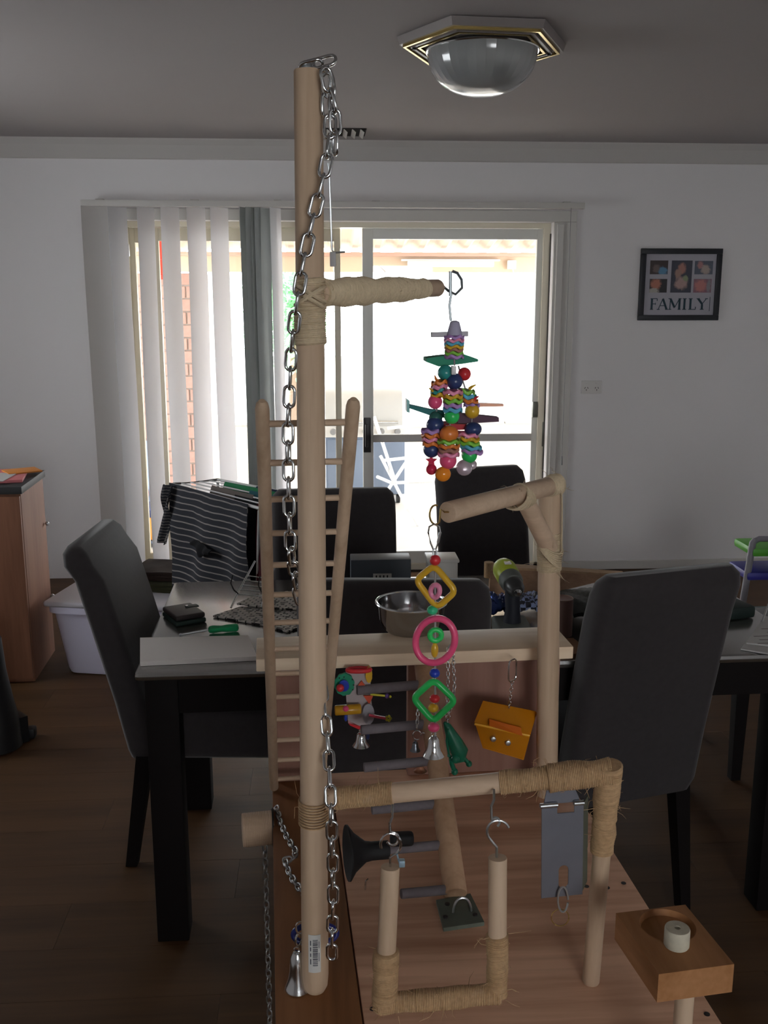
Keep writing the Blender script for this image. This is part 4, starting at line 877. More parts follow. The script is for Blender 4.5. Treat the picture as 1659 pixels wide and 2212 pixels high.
# rear post, brace and arm
q0 = dn(1181, 1716, DZ); q1 = at(1188, 1038, q0.y); rq = 23.5*S(at(1185, 1400, q0.y))
bm = B(); cyl(bm, q0, q1, rq, n=24, bev=.001); rpost = build('rear_post', bm, m_dowelZ, stand)
e0 = at(1200, 1047, q0.y-.004); e1 = at(966, 1107, q0.y-.17); re = 21.5*S(at(1080, 1075, q0.y-.08))
bm = B(); cyl(bm, e1, e0, re, n=24, bev=.001); rarm = build('rear_arm', bm, m_dowelX, stand)
f0 = e1.lerp(e0, .665)+V((0, 0, -re)); f1 = V((q1.x, q0.y-rq*.7, at(1186, 1180, q0.y).z))
bm = B(); cyl(bm, f0+V((0, 0, re*.8)), f1, 19.5*S(f1), n=20); build('brace', bm, m_dowelX, stand)
pz = lambda py: V((q0.x+(q1.x-q0.x)*(at(1188, py, q0.y).z-q0.z)/(q1.z-q0.z), q0.y, at(1188, py, q0.y).z))
bm = B(); ropewrap(bm, pz(1232), pz(1150), rq+.0006, seed=21, bulge=.0008); fibres(bm, [pz(1190), pz(1220)], rq+.002, 30, .02, 8)
for k in range(7):
    cc_ = pz(1172+k*4)+V((-.002, -.006, 0)); x_, y_, z_ = basis(V((.5+.08*k, -.3, 1))); tube(bm, [cc_+(x_*math.cos(2*PI*i/20)+y_*math.sin(2*PI*i/20))*(rq+.007) for i in range(20)], .0012, 5, closed=True)
build('rope_lashing', bm, m_twine_pale, rpost)
bm = B(); tube(bm, [pz(1040)+V((rq*.8, -rq*.8, 0)), pz(1090)+V((rq*.9, -rq*.9, 0)), pz(1185)+V((rq*.9, -rq, 0)), pz(1200)+V((0, -rq*1.6, 0))], .0011, 5); build('twine_strand', bm, m_twine_pale, rpost)
bm = B(); aa = e0-e1; ropewrap(bm, e0-aa*.08, e0+aa*.02, re+.001, seed=22); build('rope_wrap', bm, m_twine_pale, rarm)
bm = B()
for k in range(8):
    cc_ = e1.lerp(e0, .60+.012*k)+V((0, 0, -.004)); x_, y_, z_ = basis(aa+V((0, 0, .05*(k-4)))); tube(bm, [cc_+(x_*math.cos(2*PI*i/20)+y_*math.sin(2*PI*i/20))*(re+.0045) for i in range(20)], .0012, 5, closed=True); build('twine_turn', bm, m_twine_pale, rarm); bm = B()
fibres(bm, [e1.lerp(e0, .62), e0], re+.003, 34, .014, 10); build('loose_fibres', bm, m_twine_pale, rarm, kind='stuff')
hy = e1.y-.001; bm = B(); tube(bm, [at(972, 1106, hy), at(960, 1106, hy), at(952, 1100, hy)]+[at(941+13*math.cos(a_), 1112-21*math.sin(a_), hy) for a_ in [R(-50-k*24) for k in range(11)]], .0012, 8); build('brass_hook', bm, m_brass, rarm)
# wooden peg on the left edge
g0 = at(588, 1784, 1.30); vv = st_v(dn(588, 1784, DZ-.01)); Pg = SM @ V((0, vv, DZ-.012)); Pg2 = SM @ V((-.043, vv-.004, DZ-.012)); rg = 36*S(Pg)
bm = B(); L = []; x_, y_, z_ = basis(Pg2-Pg)
for k in range(37):
    s_ = k/36; rr = rg-(0.0006 if k % 2 else 0)-(.001 if k in (0, 36) else 0); L.append([bm.verts.new(Pg.lerp(Pg2, s_)+(x_*math.cos(2*PI*i/28)+y_*math.sin(2*PI*i/28))*rr) for i in range(28)])
rings(bm, L); build('side_peg', bm, m_dowelX, stand)
bm = B(); cyl(bm, Pg-su*.001, Pg+su*.0012, rg*1.12, n=28); 
build('washer', bm, m_black, stand)
# climbing rail with grey pegs, on its bracket
r0 = dn(984, 1948, DZ)+V((0, 0, .010)); r1 = SM @ V((uof(912, 1437, vb-.012)[0], vb-.016, ZS-.001)); rr_ = 23*S(r0.lerp(r1, .4))
bm = B(); cyl(bm, r0, r1, rr_*1.02, rr_*.98, 22, bev=.001); rail = build('climbing_rail', bm, wood('tan dowel', (.36, .21, .12), (.50, .32, .20), 'Z'), stand)
def on_rail(py):
    lo, hi = 0., 1.
    for _ in range(40):
        m_ = (lo+hi)/2; q = r0.lerp(r1, m_); c_ = CR.transposed() @ (q-EYE); yy = H_/2 - F*c_.y/(-c_.z)
        if yy > py: lo = m_
        else: hi = m_
    return q
m_peg = mat('grey perch grit', (.155, .135, .145), .9, noise=.2, nscale=90, bump=.3)
pegs = []
for (py, lx, ly) in ((1478, 771, 1491), (1563, 780, 1577), (1642, 786, 1658), (1735, 803, 1749), (1824, 806, 1838), (1920, 866, 1931)):
    q = on_rail(py); l = at(lx, ly, q.y-.015); bm = B(); cyl(bm, q, l, 10.5*S(q), n=14, bev=.0008); build('grey_perch', bm, m_peg, rail); pegs.append((q, l))
m_brk = mat('green grey bracket', (.13, .15, .12), .6, metal=.3, noise=.2, nscale=60)
pl = [dn(942, 1952, DZ), dn(1016, 1938, DZ), dn(1046, 2000, DZ), dn(958, 2013, DZ)]
bm = B(); prism(bm, [p+V((0, 0, .0002)) for p in pl], (0, 0, .005)); brk = build('bracket_plate', bm, m_brk, stand)
bm = B(); uc = dn(998, 1978, DZ)+V((0, 0, .004)); tube(bm, [uc+su*(.011*math.cos(a_)*1.0)+UP*(.0+.020*math.sin(a_)) for a_ in [PI*k/12 for k in range(13)]], .0016, 8); build('bracket_loop', bm, m_zinc, brk)
for px, py in ((962, 1990), (1026, 1985), (966, 1962)):
    bm = B(); p = dn(px, py, DZ)+V((0, 0, .005)); cyl(bm, p, p+V((0, 0, .0015)), .003, n=10); build('bracket_screw', bm, MATS['dark screw'], brk)
# black flared cup on the fifth peg and rubber ring
q, l = pegs[4]; d_ = (l-q).normalized(); k_ = S(l)
bm = B(); mm = frame(l-d_*.020, *basis(d_)[:2], d_); lathe(bm, [(.010, 0), (.0115, .001), (.0115, .022), (.013, .030), (.024, .044), (.034, .051), (.034, .053), (.020, .050), (.004, .046)], mm, 28); cup = tag(build('rubber_cup', bm, mat('black rubber', (.010, .010, .011), .7)), 'black flared rubber cup fitted on a grey peg of the climbing rail', 'rubber cup')
bm = B(); p = at(868, 1812, q.y-.02); box(bm, p, (.030, .016, .016), bev=.006, seg=3); build('peg_grip', bm, MATS['black rubber'], rail)
# feed bowl on the shelf
Pb_ = SM @ V((uof(890, 1330, vf+.095)[0], vf+.095+.010, ZT+.0)); rad = 75*S(Pb_); hb_ = .055
Zr = max(ZT+.045, at(890, 1308, Pb_.y).z)
t = thing('steel_bowl', 'round polished steel feed bowl resting on the wooden shelf of the stand', 'bowl', V((Pb_.x, Pb_.y, ZT+.0005)))
Mb = Matrix.Translation(V((Pb_.x, Pb_.y, ZT+.0005))); hh = Zr-ZT
bm = B(); lathe(bm, [(rad*.72, 0), (rad*.84, .006), (rad*.93, hh*.45), (rad*.97, hh*.9), (rad, hh), (rad*.95, hh), (rad*.90, hh*.45), (rad*.80, .010), (rad*.4, .004), (.001, .004)], Mb, 48); build('bowl', bm, mat('dark mirror steel', (.42, .42, .43), .10, metal=1), t)
bm = B(); tube(bm, oval(Mb @ V((0, 0, hh)), V((1, 0, 0)), V((0, 1, 0)), rad, rad, 48), .0022, 8, closed=True); build('rim', bm, m_steel, t)
# food block on its dowel at the right
zf = DZ+.145
fb = [dn(1336, 1972, zf), dn(1487, 1953, zf), dn(1579, 2084, zf), dn(1417, 2105, zf)]
Yf = fb[3].y; hgt = fb[3].z-at(1411, 2168, Yf-.001).z
t = thing('food_block_perch', 'stained wooden feeding block with a round hollow, raised on a dowel at bottom right', 'feeder', V(((fb[0].x+fb[2].x)/2, (fb[0].y+fb[2].y)/2, DZ)))
cf = (fb[0]+fb[1]+fb[2]+fb[3])/4; fx = ((fb[2]-fb[3])+(fb[1]-fb[0])); fx.z = 0; wx = fx.length/2; fx.normalize(); fy = V((-fx.y, fx.x, 0)); dy = (abs((fb[0]-fb[3]).dot(fy))+abs((fb[1]-fb[2]).dot(fy)))/2
FM = frame(cf, fx, fy, UP)
# block top with a real round hollow: outer rectangle ring joined to the hollow's circle
hc_ = V((.004, dy*.20, 0)); hr = wx*.36; dp = .006; n = 32; bm = B()
def edge(a_):
    c_, s_ = math.cos(a_), math.sin(a_); tx = ((wx/2-hc_.x) if c_ > 0 else (-wx/2-hc_.x))/c_ if abs(c_) > 1e-6 else 1e9; ty = ((dy/2-hc_.y) if s_ > 0 else (-dy/2-hc_.y))/s_ if abs(s_) > 1e-6 else 1e9
    k_ = min(tx, ty); return hc_.x+c_*k_, hc_.y+s_*k_
angs = sorted([2*PI*i/n for i in range(n)]+[math.atan2(sy*dy/2-hc_.y, sx*wx/2-hc_.x) % (2*PI) for sx in (-1, 1) for sy in (-1, 1)])
Lr = []
for kind in range(4):
    ring = []
    for a_ in angs:
        if kind in (0, 1): x_, y_ = edge(a_); z_ = -hgt if kind == 0 else 0
        elif kind == 2: x_, y_ = hc_.x+hr*math.cos(a_), hc_.y+hr*math.sin(a_); z_ = 0
        else: x_, y_ = hc_.x+hr*.93*math.cos(a_), hc_.y+hr*.93*math.sin(a_); z_ = -dp
        ring.append(bm.verts.new(FM @ V((x_, y_, z_))))
    Lr.append(ring)
rings(bm, Lr); build('block', bm, m_block, t, ang=25)
bm = B(); q = FM @ V((.002, -dy*.02, -hgt)); cyl(bm, V((q.x+.004, q.y-.02, DZ+.0005)), V((q.x+.004, q.y-.02, q.z)), 20*S(q), n=20); build('dowel', bm, m_dowelZ, t)
pc = dn(1461, 2042, zf); mc = frame(pc, V((1, 0, 0)), V((0, 1, 0)), UP); rc = 27*S(pc)
bm = B(); lathe(bm, [(rc*.94, .0), (rc, .0012), (rc, .0165), (rc*.95, .018), (.0028, .018), (.0024, .013)], mc, 28)
tag(build('mineral_peg', bm, mat('speckled chalk', (.50, .46, .36), .9, noise=.25, nscale=120), loc=pc), 'white drilled mineral block peg standing in the hollow of the feeding block', 'mineral block')
# ================================================================== leaning ladder
t = thing('bird_ladder', 'narrow pine bird ladder leaning behind the tall pole', 'ladder', dn(640, 1704, DZ))
lt = at(566, 866, PYY+.045); rt = at(764, 862, PYY+.045); lb = dn(592, 1706, DZ)+V((0, 0, .001)); rb2 = dn(692, 1700, DZ)+V((0, 0, .001))
for a_, b_ in ((lt, lb), (rt, rb2)):
    bm = B(); d_ = (a_-b_).normalized(); r_ = 16*S(a_); tube(bm, [b_+V((0, 0, .004)), b_+d_*.006, a_-d_*.010, a_-d_*.004, a_], [.006, .0068, r_, r_*.85, r_*.45], 16); build('rail', bm, m_dowelZ, t)
def para(a_, b_, py):
    lo, hi = 0., 1.
    for _ in range(40):
        m_ = (lo+hi)/2; q = b_.lerp(a_, m_); c_ = CR.transposed() @ (q-EYE); yy = H_/2 - F*c_.y/(-c_.z)
        if yy > py: lo = m_
        else: hi = m_
    return m_
s0, s1 = para(lt, lb, 916), para(lt, lb, 1683)
for k in range(14):
    s_ = s0+(s1-s0)*k/13; bm = B(); cyl(bm, lb.lerp(lt, s_), rb2.lerp(rt, s_), .0034, n=10); build('rung', bm, m_dowelX, t)
# ================================================================== chains
def link_mesh(name, Ln, Wd_, r, m, n=6):
    bm = B(); h = (Ln-Wd_)/2; w_ = Wd_/2-r; pts = []
    for sgn in (1, -1):
        for k in range(7):
            a_ = -PI/2+PI*k/6 if sgn > 0 else PI/2+PI*k/6
            pts.append(V((w_*math.sin(a_) if sgn > 0 else -w_*math.sin(a_-PI), 0, (h if sgn > 0 else -h)+w_*math.cos(a_)*(1 if sgn > 0 else 1))))
    pts = [V((w_*math.cos(PI-PI*k/6), 0, h+w_*math.sin(PI*k/6))) for k in range(7)] + [V((w_*math.cos(-PI*k/6), 0, -h+w_*math.sin(-PI*k/6))) for k in range(7)]
    tube(bm, pts, r, n, closed=True); bmesh.ops.recalc_face_normals(bm, faces=bm.faces); me = bpy.data.meshes.new(name); bm.to_mesh(me); bm.free()
    for p in me.polygons: p.use_smooth = True
    me.materials.append(m); return me
def run_chain(parent, pts, me, pitch, phase=0, name='link', twist=.4):
    pts = [V(p) for p in pts]; acc = [0]
    for a_, b_ in zip(pts, pts[1:]): acc.append(acc[-1]+(b_-a_).length)
    def P(s):
        for i in range(len(pts)-1):
            if s <= acc[i+1] or i == len(pts)-2: return pts[i].lerp(pts[i+1], (s-acc[i])/max(1e-9, acc[i+1]-acc[i]))
    N = int(acc[-1]/pitch)
    for k in range(N):
        c_ = P((k+.5)*pitch); d_ = (P((k+1)*pitch)-P(k*pitch))
        if d_.length < 1e-6: continue
        x_, y_, z_ = basis(d_); a_ = twist + (PI/2 if (k+phase) % 2 else 0) + random.uniform(-.15, .15)
        xx = x_*math.cos(a_)+y_*math.sin(a_); yy = z_.cross(xx); inst(name, me, frame(c_, xx, yy, z_), parent)
me_big = link_mesh('link', .0235, .0130, .00155, m_steel, 8); PB = .0235-4*.00155
t = thing('long_chain', 'long bright steel chain looped over the top of the tall pole and trailing down it', 'chain', pole_at(1240)+V((-.03, 0, 0)))
Yc = PYY-pr_t-.006
run_chain(t, [at(x, y, Yq) for x, y, Yq in ((706, 162, Yc+.01), (714, 215, Yc+.01), (712, 290, Yc+.006), (705, 352, Yc), (694, 400, Yc), (674, 482, Yc), (655, 570, Yc-.002), (644, 640, Yc-.004), (635, 700, Yc), (629, 765, PYY-.012), (625, 850, PYY-.008), (622, 930, PYY-.006), (623, 1020, PYY-.006), (625, 1110, PYY-.006), (628, 1190, PYY-.004), (640, 1262, PYY+.019), (672, 1380, PYY+.026), (694, 1480, PYY+.014), (703, 1545, PYY-.008), (709, 1610, PYY-.016), (713, 1690, PYY-.04), (716, 1760, PYY-.05), (719, 1850, PYY-.05), (720, 1950, PYY-.05), (717, 2040, PYY-.045), (717, 2092, PYY-.04))], me_big, PB, twist=.15)
run_chain(t, [at(x, y, Yc+.004) for x, y in ((702, 150), (712, 195), (724, 250), (724, 300), (724, 352))], me_big, PB, phase=1, twist=1.3)
run_chain(t, [at(x, y, Yc+.014) for x, y in ((704, 158), (703, 215), (704, 262))], me_big, PB, phase=0, twist=.8)
run_chain(t, [pt0+V((-.003, -.004, .002)), pt0+V((.022, -.010, .007))], me_big, PB*.7, phase=1, twist=1.2)
bm = B(); p = pt0+V((-.002, 0, .0)); cyl(bm, p, p+V((0, 0, .006)), .006, .005, n=12); build('fixing_screw', bm, m_zinc, t)
me_mid = link_mesh('link', .0150, .0095, .0013, mat('dull steel', (.42, .43, .43), .35, metal=1), 6); PM = .0150-4*.0013
t = thing('deck_chain', 'dull steel chain lying across the orange side plank of the stand', 'chain', dn(625, 1850, DZ))
run_chain(t, [dn(x, y, DZ)+V((0, 0, .007)) for x, y in ((597, 1752), (606, 1785), (621, 1820), (640, 1850), (634, 1866), (616, 1868), (624, 1893), (636, 1915), (662, 1950), (690, 1965))], me_mid, PM, twist=.78)
t = thing('hanging_chain', 'thin dark chain hanging down below the wooden side peg at the left', 'chain', at(576, 2100, Pg.y-.02))
hp = SM @ V((-.012, vv-.005, DZ-.012-rg)); 
run_chain(t, [hp, hp+V((0, 0, -.5))], link_mesh('link', .0160, .0100, .0012, MATS['dull steel'], 6), .0160-.0048, twist=.5)
# blue ring and bell behind the pole foot
bm = B(); p = pole_at(2052)+V((0, pr_b+.013, 0)); x_, y_, z_ = basis(V((.1, -1, .35))); tube(bm, [p+V((1, 0, 0))*.0235*math.cos(a_)+V((0, .25, .97))*.0105*math.sin(a_) for a_ in [2*PI*k/28 for k in range(28)]], .0032, 10, closed=True)
tag(build('blue_ring', bm, plastic('dark blue plastic', (.010, .015, .13))), 'dark blue plastic ring behind the foot of the tall pole', 'ring')
def bell(name, label, p, r, h, m, parent=None, cat='bell'):
    mm = frame(p, V((1, 0, 0)), V((0, 1, 0)), UP)      # p: top of the bell
    if parent is None: tt = thing(name, label, cat, p-V((0, 0, h)))
    else: tt = parent
    bm = B(); lathe(bm, [(.001, 0), (r*.30, -.02*h), (r*.50, -.14*h), (r*.58, -.45*h), (r*.68, -.70*h), (r*.90, -.90*h), (r, -h), (r*.93, -h), (r*.6, -.72*h), (r*.45, -.3*h), (.001, -.2*h)], mm, 24); o = build('bell' if parent is not None else 'shell', bm, m, tt)
    bm = B(); tube(bm, oval(p+V((0, 0, r*.16)), V((1, 0, 0)), UP, r*.2, r*.2, 12), r*.06, 6, closed=True); build('loop', bm, m, o if parent is not None else tt)
    bm = B(); sph(bm, p-V((0, 0, h*.93)), r*.22, 10); cyl(bm, p-V((0, 0, h*.3)), p-V((0, 0, h*.9)), r*.05, n=6); build('clapper', bm, m, o if parent is not None else tt)
    return tt
bp = dn(643, 2138, DZ); bell('long_bell', 'long silver bell standing on the side plank just left of the pole foot', bp+V((0, 0, .046)), .014, .0435, m_steel)
bm = B(); p = bp+V((.002, 0, .060)); tube(bm, oval(p, V((.7, .7, 0)), UP, .0045, .007, 14), .0011, 6, closed=True); tube(bm, oval(p+V((.002, 0, .014)), V((1, 0, 0)), UP, .0045, .007, 14), .0011, 6, closed=True)
o = build('bell_links', bm, m_steel, bpy.data.objects['long_bell'])
# ================================================================== swing
ys = PYY-.065
t = thing('bird_swing', 'U-shaped pine perch swing bound with twine, hanging from the lower bar', 'swing', at(950, 2200, ys))
L0 = at(843, 1872, ys+.012); L1 = at(830, 2172, ys); Rr0 = at(1075, 1852, ys+.012); Rr1 = at(1074, 2146, ys); rl = 20.5*S(L0)
for a_, b_, w0, w1, sd in ((L0, L1, .60, 1.03, 31), (Rr0, Rr1, .56, 1.02, 32)):
    bm = B(); cyl(bm, a_, b_, rl, n=22, bev=.0008); lg = build('upright', bm, m_dowelZ, t)
    bm = B(); ropewrap(bm, a_.lerp(b_, w0), a_.lerp(b_, w1), rl+(.0025 if sd == 31 else .0008), seed=sd, bulge=.0011 if sd == 31 else .0005); fibres(bm, [a_.lerp(b_, w0+(w1-w0)*k/6) for k in range(7)], rl+.002, 22, .016, sd); build('rope_wrap', bm, m_twine, lg)
bm = B(); cyl(bm, L1+V((-.004, 0, .002)), Rr1+V((.003, 0, 0)), rl, n=20); cb2 = build('crossbar', bm, m_dowelX, t)
bm = B(); ropewrap(bm, L1+V((-.006, 0, .002)), Rr1+V((.004, 0, 0)), rl+.0008, seed=33, bulge=.0006, n=18); fibres(bm, [L1.lerp(Rr1, k/8) for k in range(9)], rl+.002, 30, .016, 34); build('rope_wrap', bm, m_twine, cb2)
yh = ys+.012
def hookpts(cx, cy, rx, ry, a_0, a_1, Yq, n=12): return [at(cx+rx*math.cos(R(a_0+(a_1-a_0)*k/n)), cy-ry*math.sin(R(a_0+(a_1-a_0)*k/n)), Yq) for k in range(n+1)]
bm = B(); tube(bm, [at(848, 1738, ys+.03), at(847, 1765, yh+.008), at(842, 1778, yh), at(843, 1798, yh)]+hookpts(848, 1812, 13, 14, 100, -150, yh), .0013, 8); build('screw_hook', bm, m_steel, bar)
bm = B(); tube(bm, hookpts(844, 1824, 22, 24, 200, -70, yh)+[at(843, 1852, yh), at(843, 1874, yh)], .0013, 8); build('swing_hook', bm, m_steel, t)
bm = B(); p = at(868, 1864, yh-.004); box(bm, p, (.006, .006, .007), bev=.001); tube(bm, [at(857, 1842, yh), at(861, 1858, yh), at(864, 1866, yh)], .001, 6); build('wing_nut', bm, mat('pale blue steel', (.3, .42, .5), .4, metal=.5), t)
bm = B(); tube(bm, [at(1067, 1706, ys+.03), at(1067, 1728, yh+.006), at(1061, 1742, yh), at(1062, 1768, yh)]+hookpts(1070, 1776, 9, 10, 150, -60, yh), .0013, 8); build('screw_hook', bm, m_zinc, bar)
bm = B(); tube(bm, hookpts(1076, 1796, 24, 24, 20, 225, yh)+[at(1066, 1822, yh), at(1073, 1830, yh), at(1073, 1854, yh)], .0013, 8); build('swing_hook', bm, m_zinc, t)
# ================================================================== steel hasp
yz = PYY-.035
t = thing('steel_hasp', 'grey steel hasp plate with a slot hanging below the twine-bound corner', 'hasp', at(1215, 1950, yz))
m_hasp = mat('grey hasp steel', (.19, .195, .23), .45, metal=.7, noise=.12, nscale=30)
ux = (at(1262, 1830, yz)-at(1172, 1830, yz)); k_ = ux.length/90
ho = at(1170, 1742, yz); hM = frame(ho, V((1, .10, 0)).normalized(), V((-.10, 1, 0)).normalized(), V((-.03, .0, 1)).normalized())
def hb(bm, x0, x1, y0, y1, th=.0014): box(bm, ((x0+x1)/2*k_, 0, -(y0+y1)/2*k_*.985), ((x1-x0)*k_, th, (y1-y0)*k_*.985), hM)
bm = B()
hM = hM @ Matrix.Diagonal((1, 1, 1.07, 1))
hb(bm, 0, 34, 0, 18); hb(bm, 72, 92, 0, 18); hb(bm, 0, 92, 18, 134); hb(bm, 0, 38, 134, 186); hb(bm, 60, 92, 134, 186); hb(bm, 0, 92, 186, 204)
for k in range(6):      # rounded ends of the slot
    a_ = PI*k/6; a2 = PI*(k+1)/6
    for sgn, yy in ((-1, 145), (1, 175)):
        for sx in (-1, 1):
            cx_, rr_x, rr_y = 49, 11, 11; fy = lambda q: (yy + sgn*rr_y*math.sin(q)); P0 = [(cx_+sx*rr_x*math.cos(PI/2*k/6), yy+sgn*rr_y*math.sin(PI/2*k/6)), (cx_+sx*rr_x*math.cos(PI/2*(k+1)/6), yy+sgn*rr_y*math.sin(PI/2*(k+1)/6)), (cx_+sx*rr_x, yy+sgn*rr_y)]
            prism(bm, [hM @ V((x*k_, -.0007, -y*k_*.985)) for x, y in P0], hM.to_3x3() @ V((0, .0014, 0)))
build('slotted_plate', bm, m_hasp, t, smooth=False)
bm = B(); prism(bm, [hM @ V((x*k_, yy, -y*k_)) for x, yy, y in ((92, .0, 4), (111, .010, -6), (111, .010, 186), (104, .007, 192), (92, .0, 196))], hM.to_3x3() @ V((0, .0014, 0))); build('side_flange', bm, mat('green grey flange', (.16, .17, .13), .6, metal=.4), t, smooth=False)
bm = B(); prism(bm, [hM @ V((x*k_, .0015, -y*k_)) for x, y in ((6, -2), (86, -2), (82, -14), (70, -40), (14, -40))], hM.to_3x3() @ V((0, .0014, 0))); build('top_flange', bm, m_hasp, t, smooth=False)
for x0, x1 in ((-4, 34), (70, 92)):
    bm = B(); cyl(bm, hM @ V((x0*k_, -.001, 2*k_)), hM @ V((x1*k_, -.001, 2*k_)), 5.5*k_, n=14); build('hinge_barrel', bm, m_zinc, t)
bm = B(); tube(bm, hookpts(1216, 1943, 11, 27, 0, 345, yz-.003, 20), .0011, 6); rg1 = build('split_ring', bm, m_zinc, t)
bm = B(); tube(bm, hookpts(1210, 1982, 19, 18, 0, 358, yz-.002, 22), .0006, 6, ); build('thin_ring', bm, m_brass, rg1)
# ================================================================== toys
tiny = link_mesh('link', .0085, .0055, .0007, m_steel, 5); PT = .0085-.0028
def ringtube(bm, pts, r, n=10): tube(bm, pts, r, n, closed=True)
def facing(p):      # upright plane turned to the lens' side
    return V((1, 0, 0)), UP
def rrect(c_, x_, z_, a, b, rad, n=5, rot=0):
    pts = []
    for cx, cy, a0 in ((a-rad, b-rad, 0), (-a+rad, b-rad, PI/2), (-a+rad, -b+rad, PI), (a-rad, -b+rad, 1.5*PI)):
        for k in range(n+1):
            q = a0+k/n*PI/2; X, Z = cx+rad*math.cos(q), cy+rad*math.sin(q); pts.append(c_+x_*(X*math.cos(rot)-Z*math.sin(rot))+z_*(X*math.sin(rot)+Z*math.cos(rot)))
    return pts
# ---- string of rings
Yt = hy-.004; P_ = lambda px, py, dy=0: at(px, py, Yt+dy)
t = thing('ring_string_toy', 'string of big plastic rings and beads with a silver bell, hanging from the brass hook', 'bird toy', P_(940, 1640))
s1_ = S(P_(940, 1400))
bm = B(); tube(bm, [P_(925, 1150), P_(927, 1138), P_(938, 1132), P_(949, 1138), P_(951, 1150), P_(945, 1175), P_(941, 1187), P_(936, 1187), P_(930, 1172)], .0011, 8, closed=True); build('quick_link', bm, m_steel, t)
bm = B(); cyl(bm, P_(951, 1150), P_(946, 1172), .0018, n=10); build('link_nut', bm, m_steel, t)
bm = B(); ringtube(bm, oval(P_(939, 1193), V((1, 0, 0)), UP, 4*s1_, 8*s1_, 14), .0007, 6); build('eyelet', bm, m_zinc, t)
bm = B(); tube(bm, [P_(940, y) for y in (1192, 1260, 1340, 1420, 1500, 1590)], .0013, 6); build('cord', bm, mat('grey cord', (.30, .29, .29), .8), t)
for nm, px, py, r, m, sc in (('red_bead', 940, 1210, 12, p_red, (1, 1, 1)), ('green_bead', 934, 1318, 12, p_tgrn, (1, 1, .85)), ('yellow_bead', 939, 1404, 8, p_yel, (1, 1, 2.2)), ('blue_bead', 939, 1454, 11.5, p_blue, (1, 1, .9)),
                         ('red_bead', 939, 1509, 11.5, p_red, (1, 1, .85)), ('yellow_bead', 936, 1529, 11.5, p_yel, (1, 1, .85)), ('pink_bead', 937, 1571, 13, p_pink, (1, 1, .8))):
    bm = B(); sph(bm, P_(px, py), r*S(P_(px, py)), 18, sc); build(nm, bm, m, t)
def bring(nm, cx, cy, pts, r, m):
    bm = B(); ringtube(bm, pts, r, 12); build(nm, bm, m, t)
c_ = P_(940, 1265, -.001); xr = V((.93, -.35, 0)).normalized()
def poly_ring(nm, pix, rad_px, tube_px, m, ydz):
    pp = [P_(x, y, d) for (x, y), d in zip(pix, ydz)]; out = []
    n = len(pp)
    for i in range(n):
        a_, b_, c2 = pp[i-1], pp[i], pp[(i+1) % n]; r_ = rad_px*s1_
        p1 = b_+(a_-b_).normalized()*r_; p2 = b_+(c2-b_).normalized()*r_
        for k in range(7):
            q = k/6; out.append(p1*(1-q)**2+b_*2*q*(1-q)+p2*q*q)
    bm = B(); ringtube(bm, out, tube_px*s1_, 12); build(nm, bm, m, t)
poly_ring('yellow_square_ring', ((938, 1221), (985, 1277), (944, 1313), (898, 1253)), 16, 7.0, p_yel, (0, -.012, 0, .012))
poly_ring('green_square_ring', ((937, 1468), (984, 1513), (936, 1558), (892, 1508)), 15, 7.5, p_grn, (0, -.006, 0, .006))
c_ = P_(940, 1384); xr = V((.95, -.30, 0)).normalized(); rot = lambda pts: pts
bm = B(); ringtube(bm, [c_+(xr*math.cos(a_)*43*s1_+UP*(math.sin(a_)*50+8*math.cos(a_))*s1_) for a_ in [2*PI*k/40 for k in range(40)]], 7.6*s1_, 14); build('pink_ring', bm, p_pink, t)
c_ = P_(941, 1372); bm = B(); ringtube(bm, [c_+(V((1, 0, 0))*math.cos(a_)+UP*math.sin(a_))*12.5*s1_ for a_ in [2*PI*k/24 for k in range(24)]], 6*s1_, 12); build('small_green_ring', bm, p_grn, t)
c_ = P_(940, 1277); bm = B(); ringtube(bm, [c_+(V((.8, -.6, 0))*math.cos(a_)*11+UP*(math.sin(a_)*14+3*math.cos(a_)))*s1_ for a_ in [2*PI*k/24 for k in range(24)]], 5.5*s1_, 12); build('small_pink_ring', bm, p_lpink, t)
bell('', '', P_(937, 1590), 24*s1_, 46*s1_, m_steel, parent=t)
# ---- the big layered toy
Yk = aY-.005; s2 = S(at(980, 850, Yk)); Q = lambda px, py, dy=0: at(px, py, Yk+dy)
t = thing('layered_foam_toy', 'multicoloured toy of foam layers, beads and wood slats hanging from the upper arm', 'bird toy', Q(980, 1040))
bm = B(); tube(bm, [Q(975, 634), Q(971, 660), Q(974, 694)], .0015, 6); tube(bm, [Q(973, 586), Q(973, 640)], .0018, 6); build('wire', bm, MATS['dull hook steel'], t)
bm = B(); mm = frame(Q(982, 724), V((1, 0, 0)), V((0, 1, 0)), UP); lathe(bm, [(17*s2, 0), (14*s2, 14*s2), (10*s2, 28*s2), (3*s2, 31*s2)], mm, 12); build('top_cone', bm, mat('lilac plastic', (.40, .38, .50), .5), t)
def slat(nm, pts, m, th_px, depth=.02):
    bm = B(); prism(bm, [Q(*p) for p in pts], (0, depth, 0)); build(nm, bm, m, t, smooth=False)
slat('wood_slat', ((933, 718), (1012, 716), (1012, 727), (933, 729)), mat('pale lilac wood', (.50, .48, .52), .7), 10, .012)
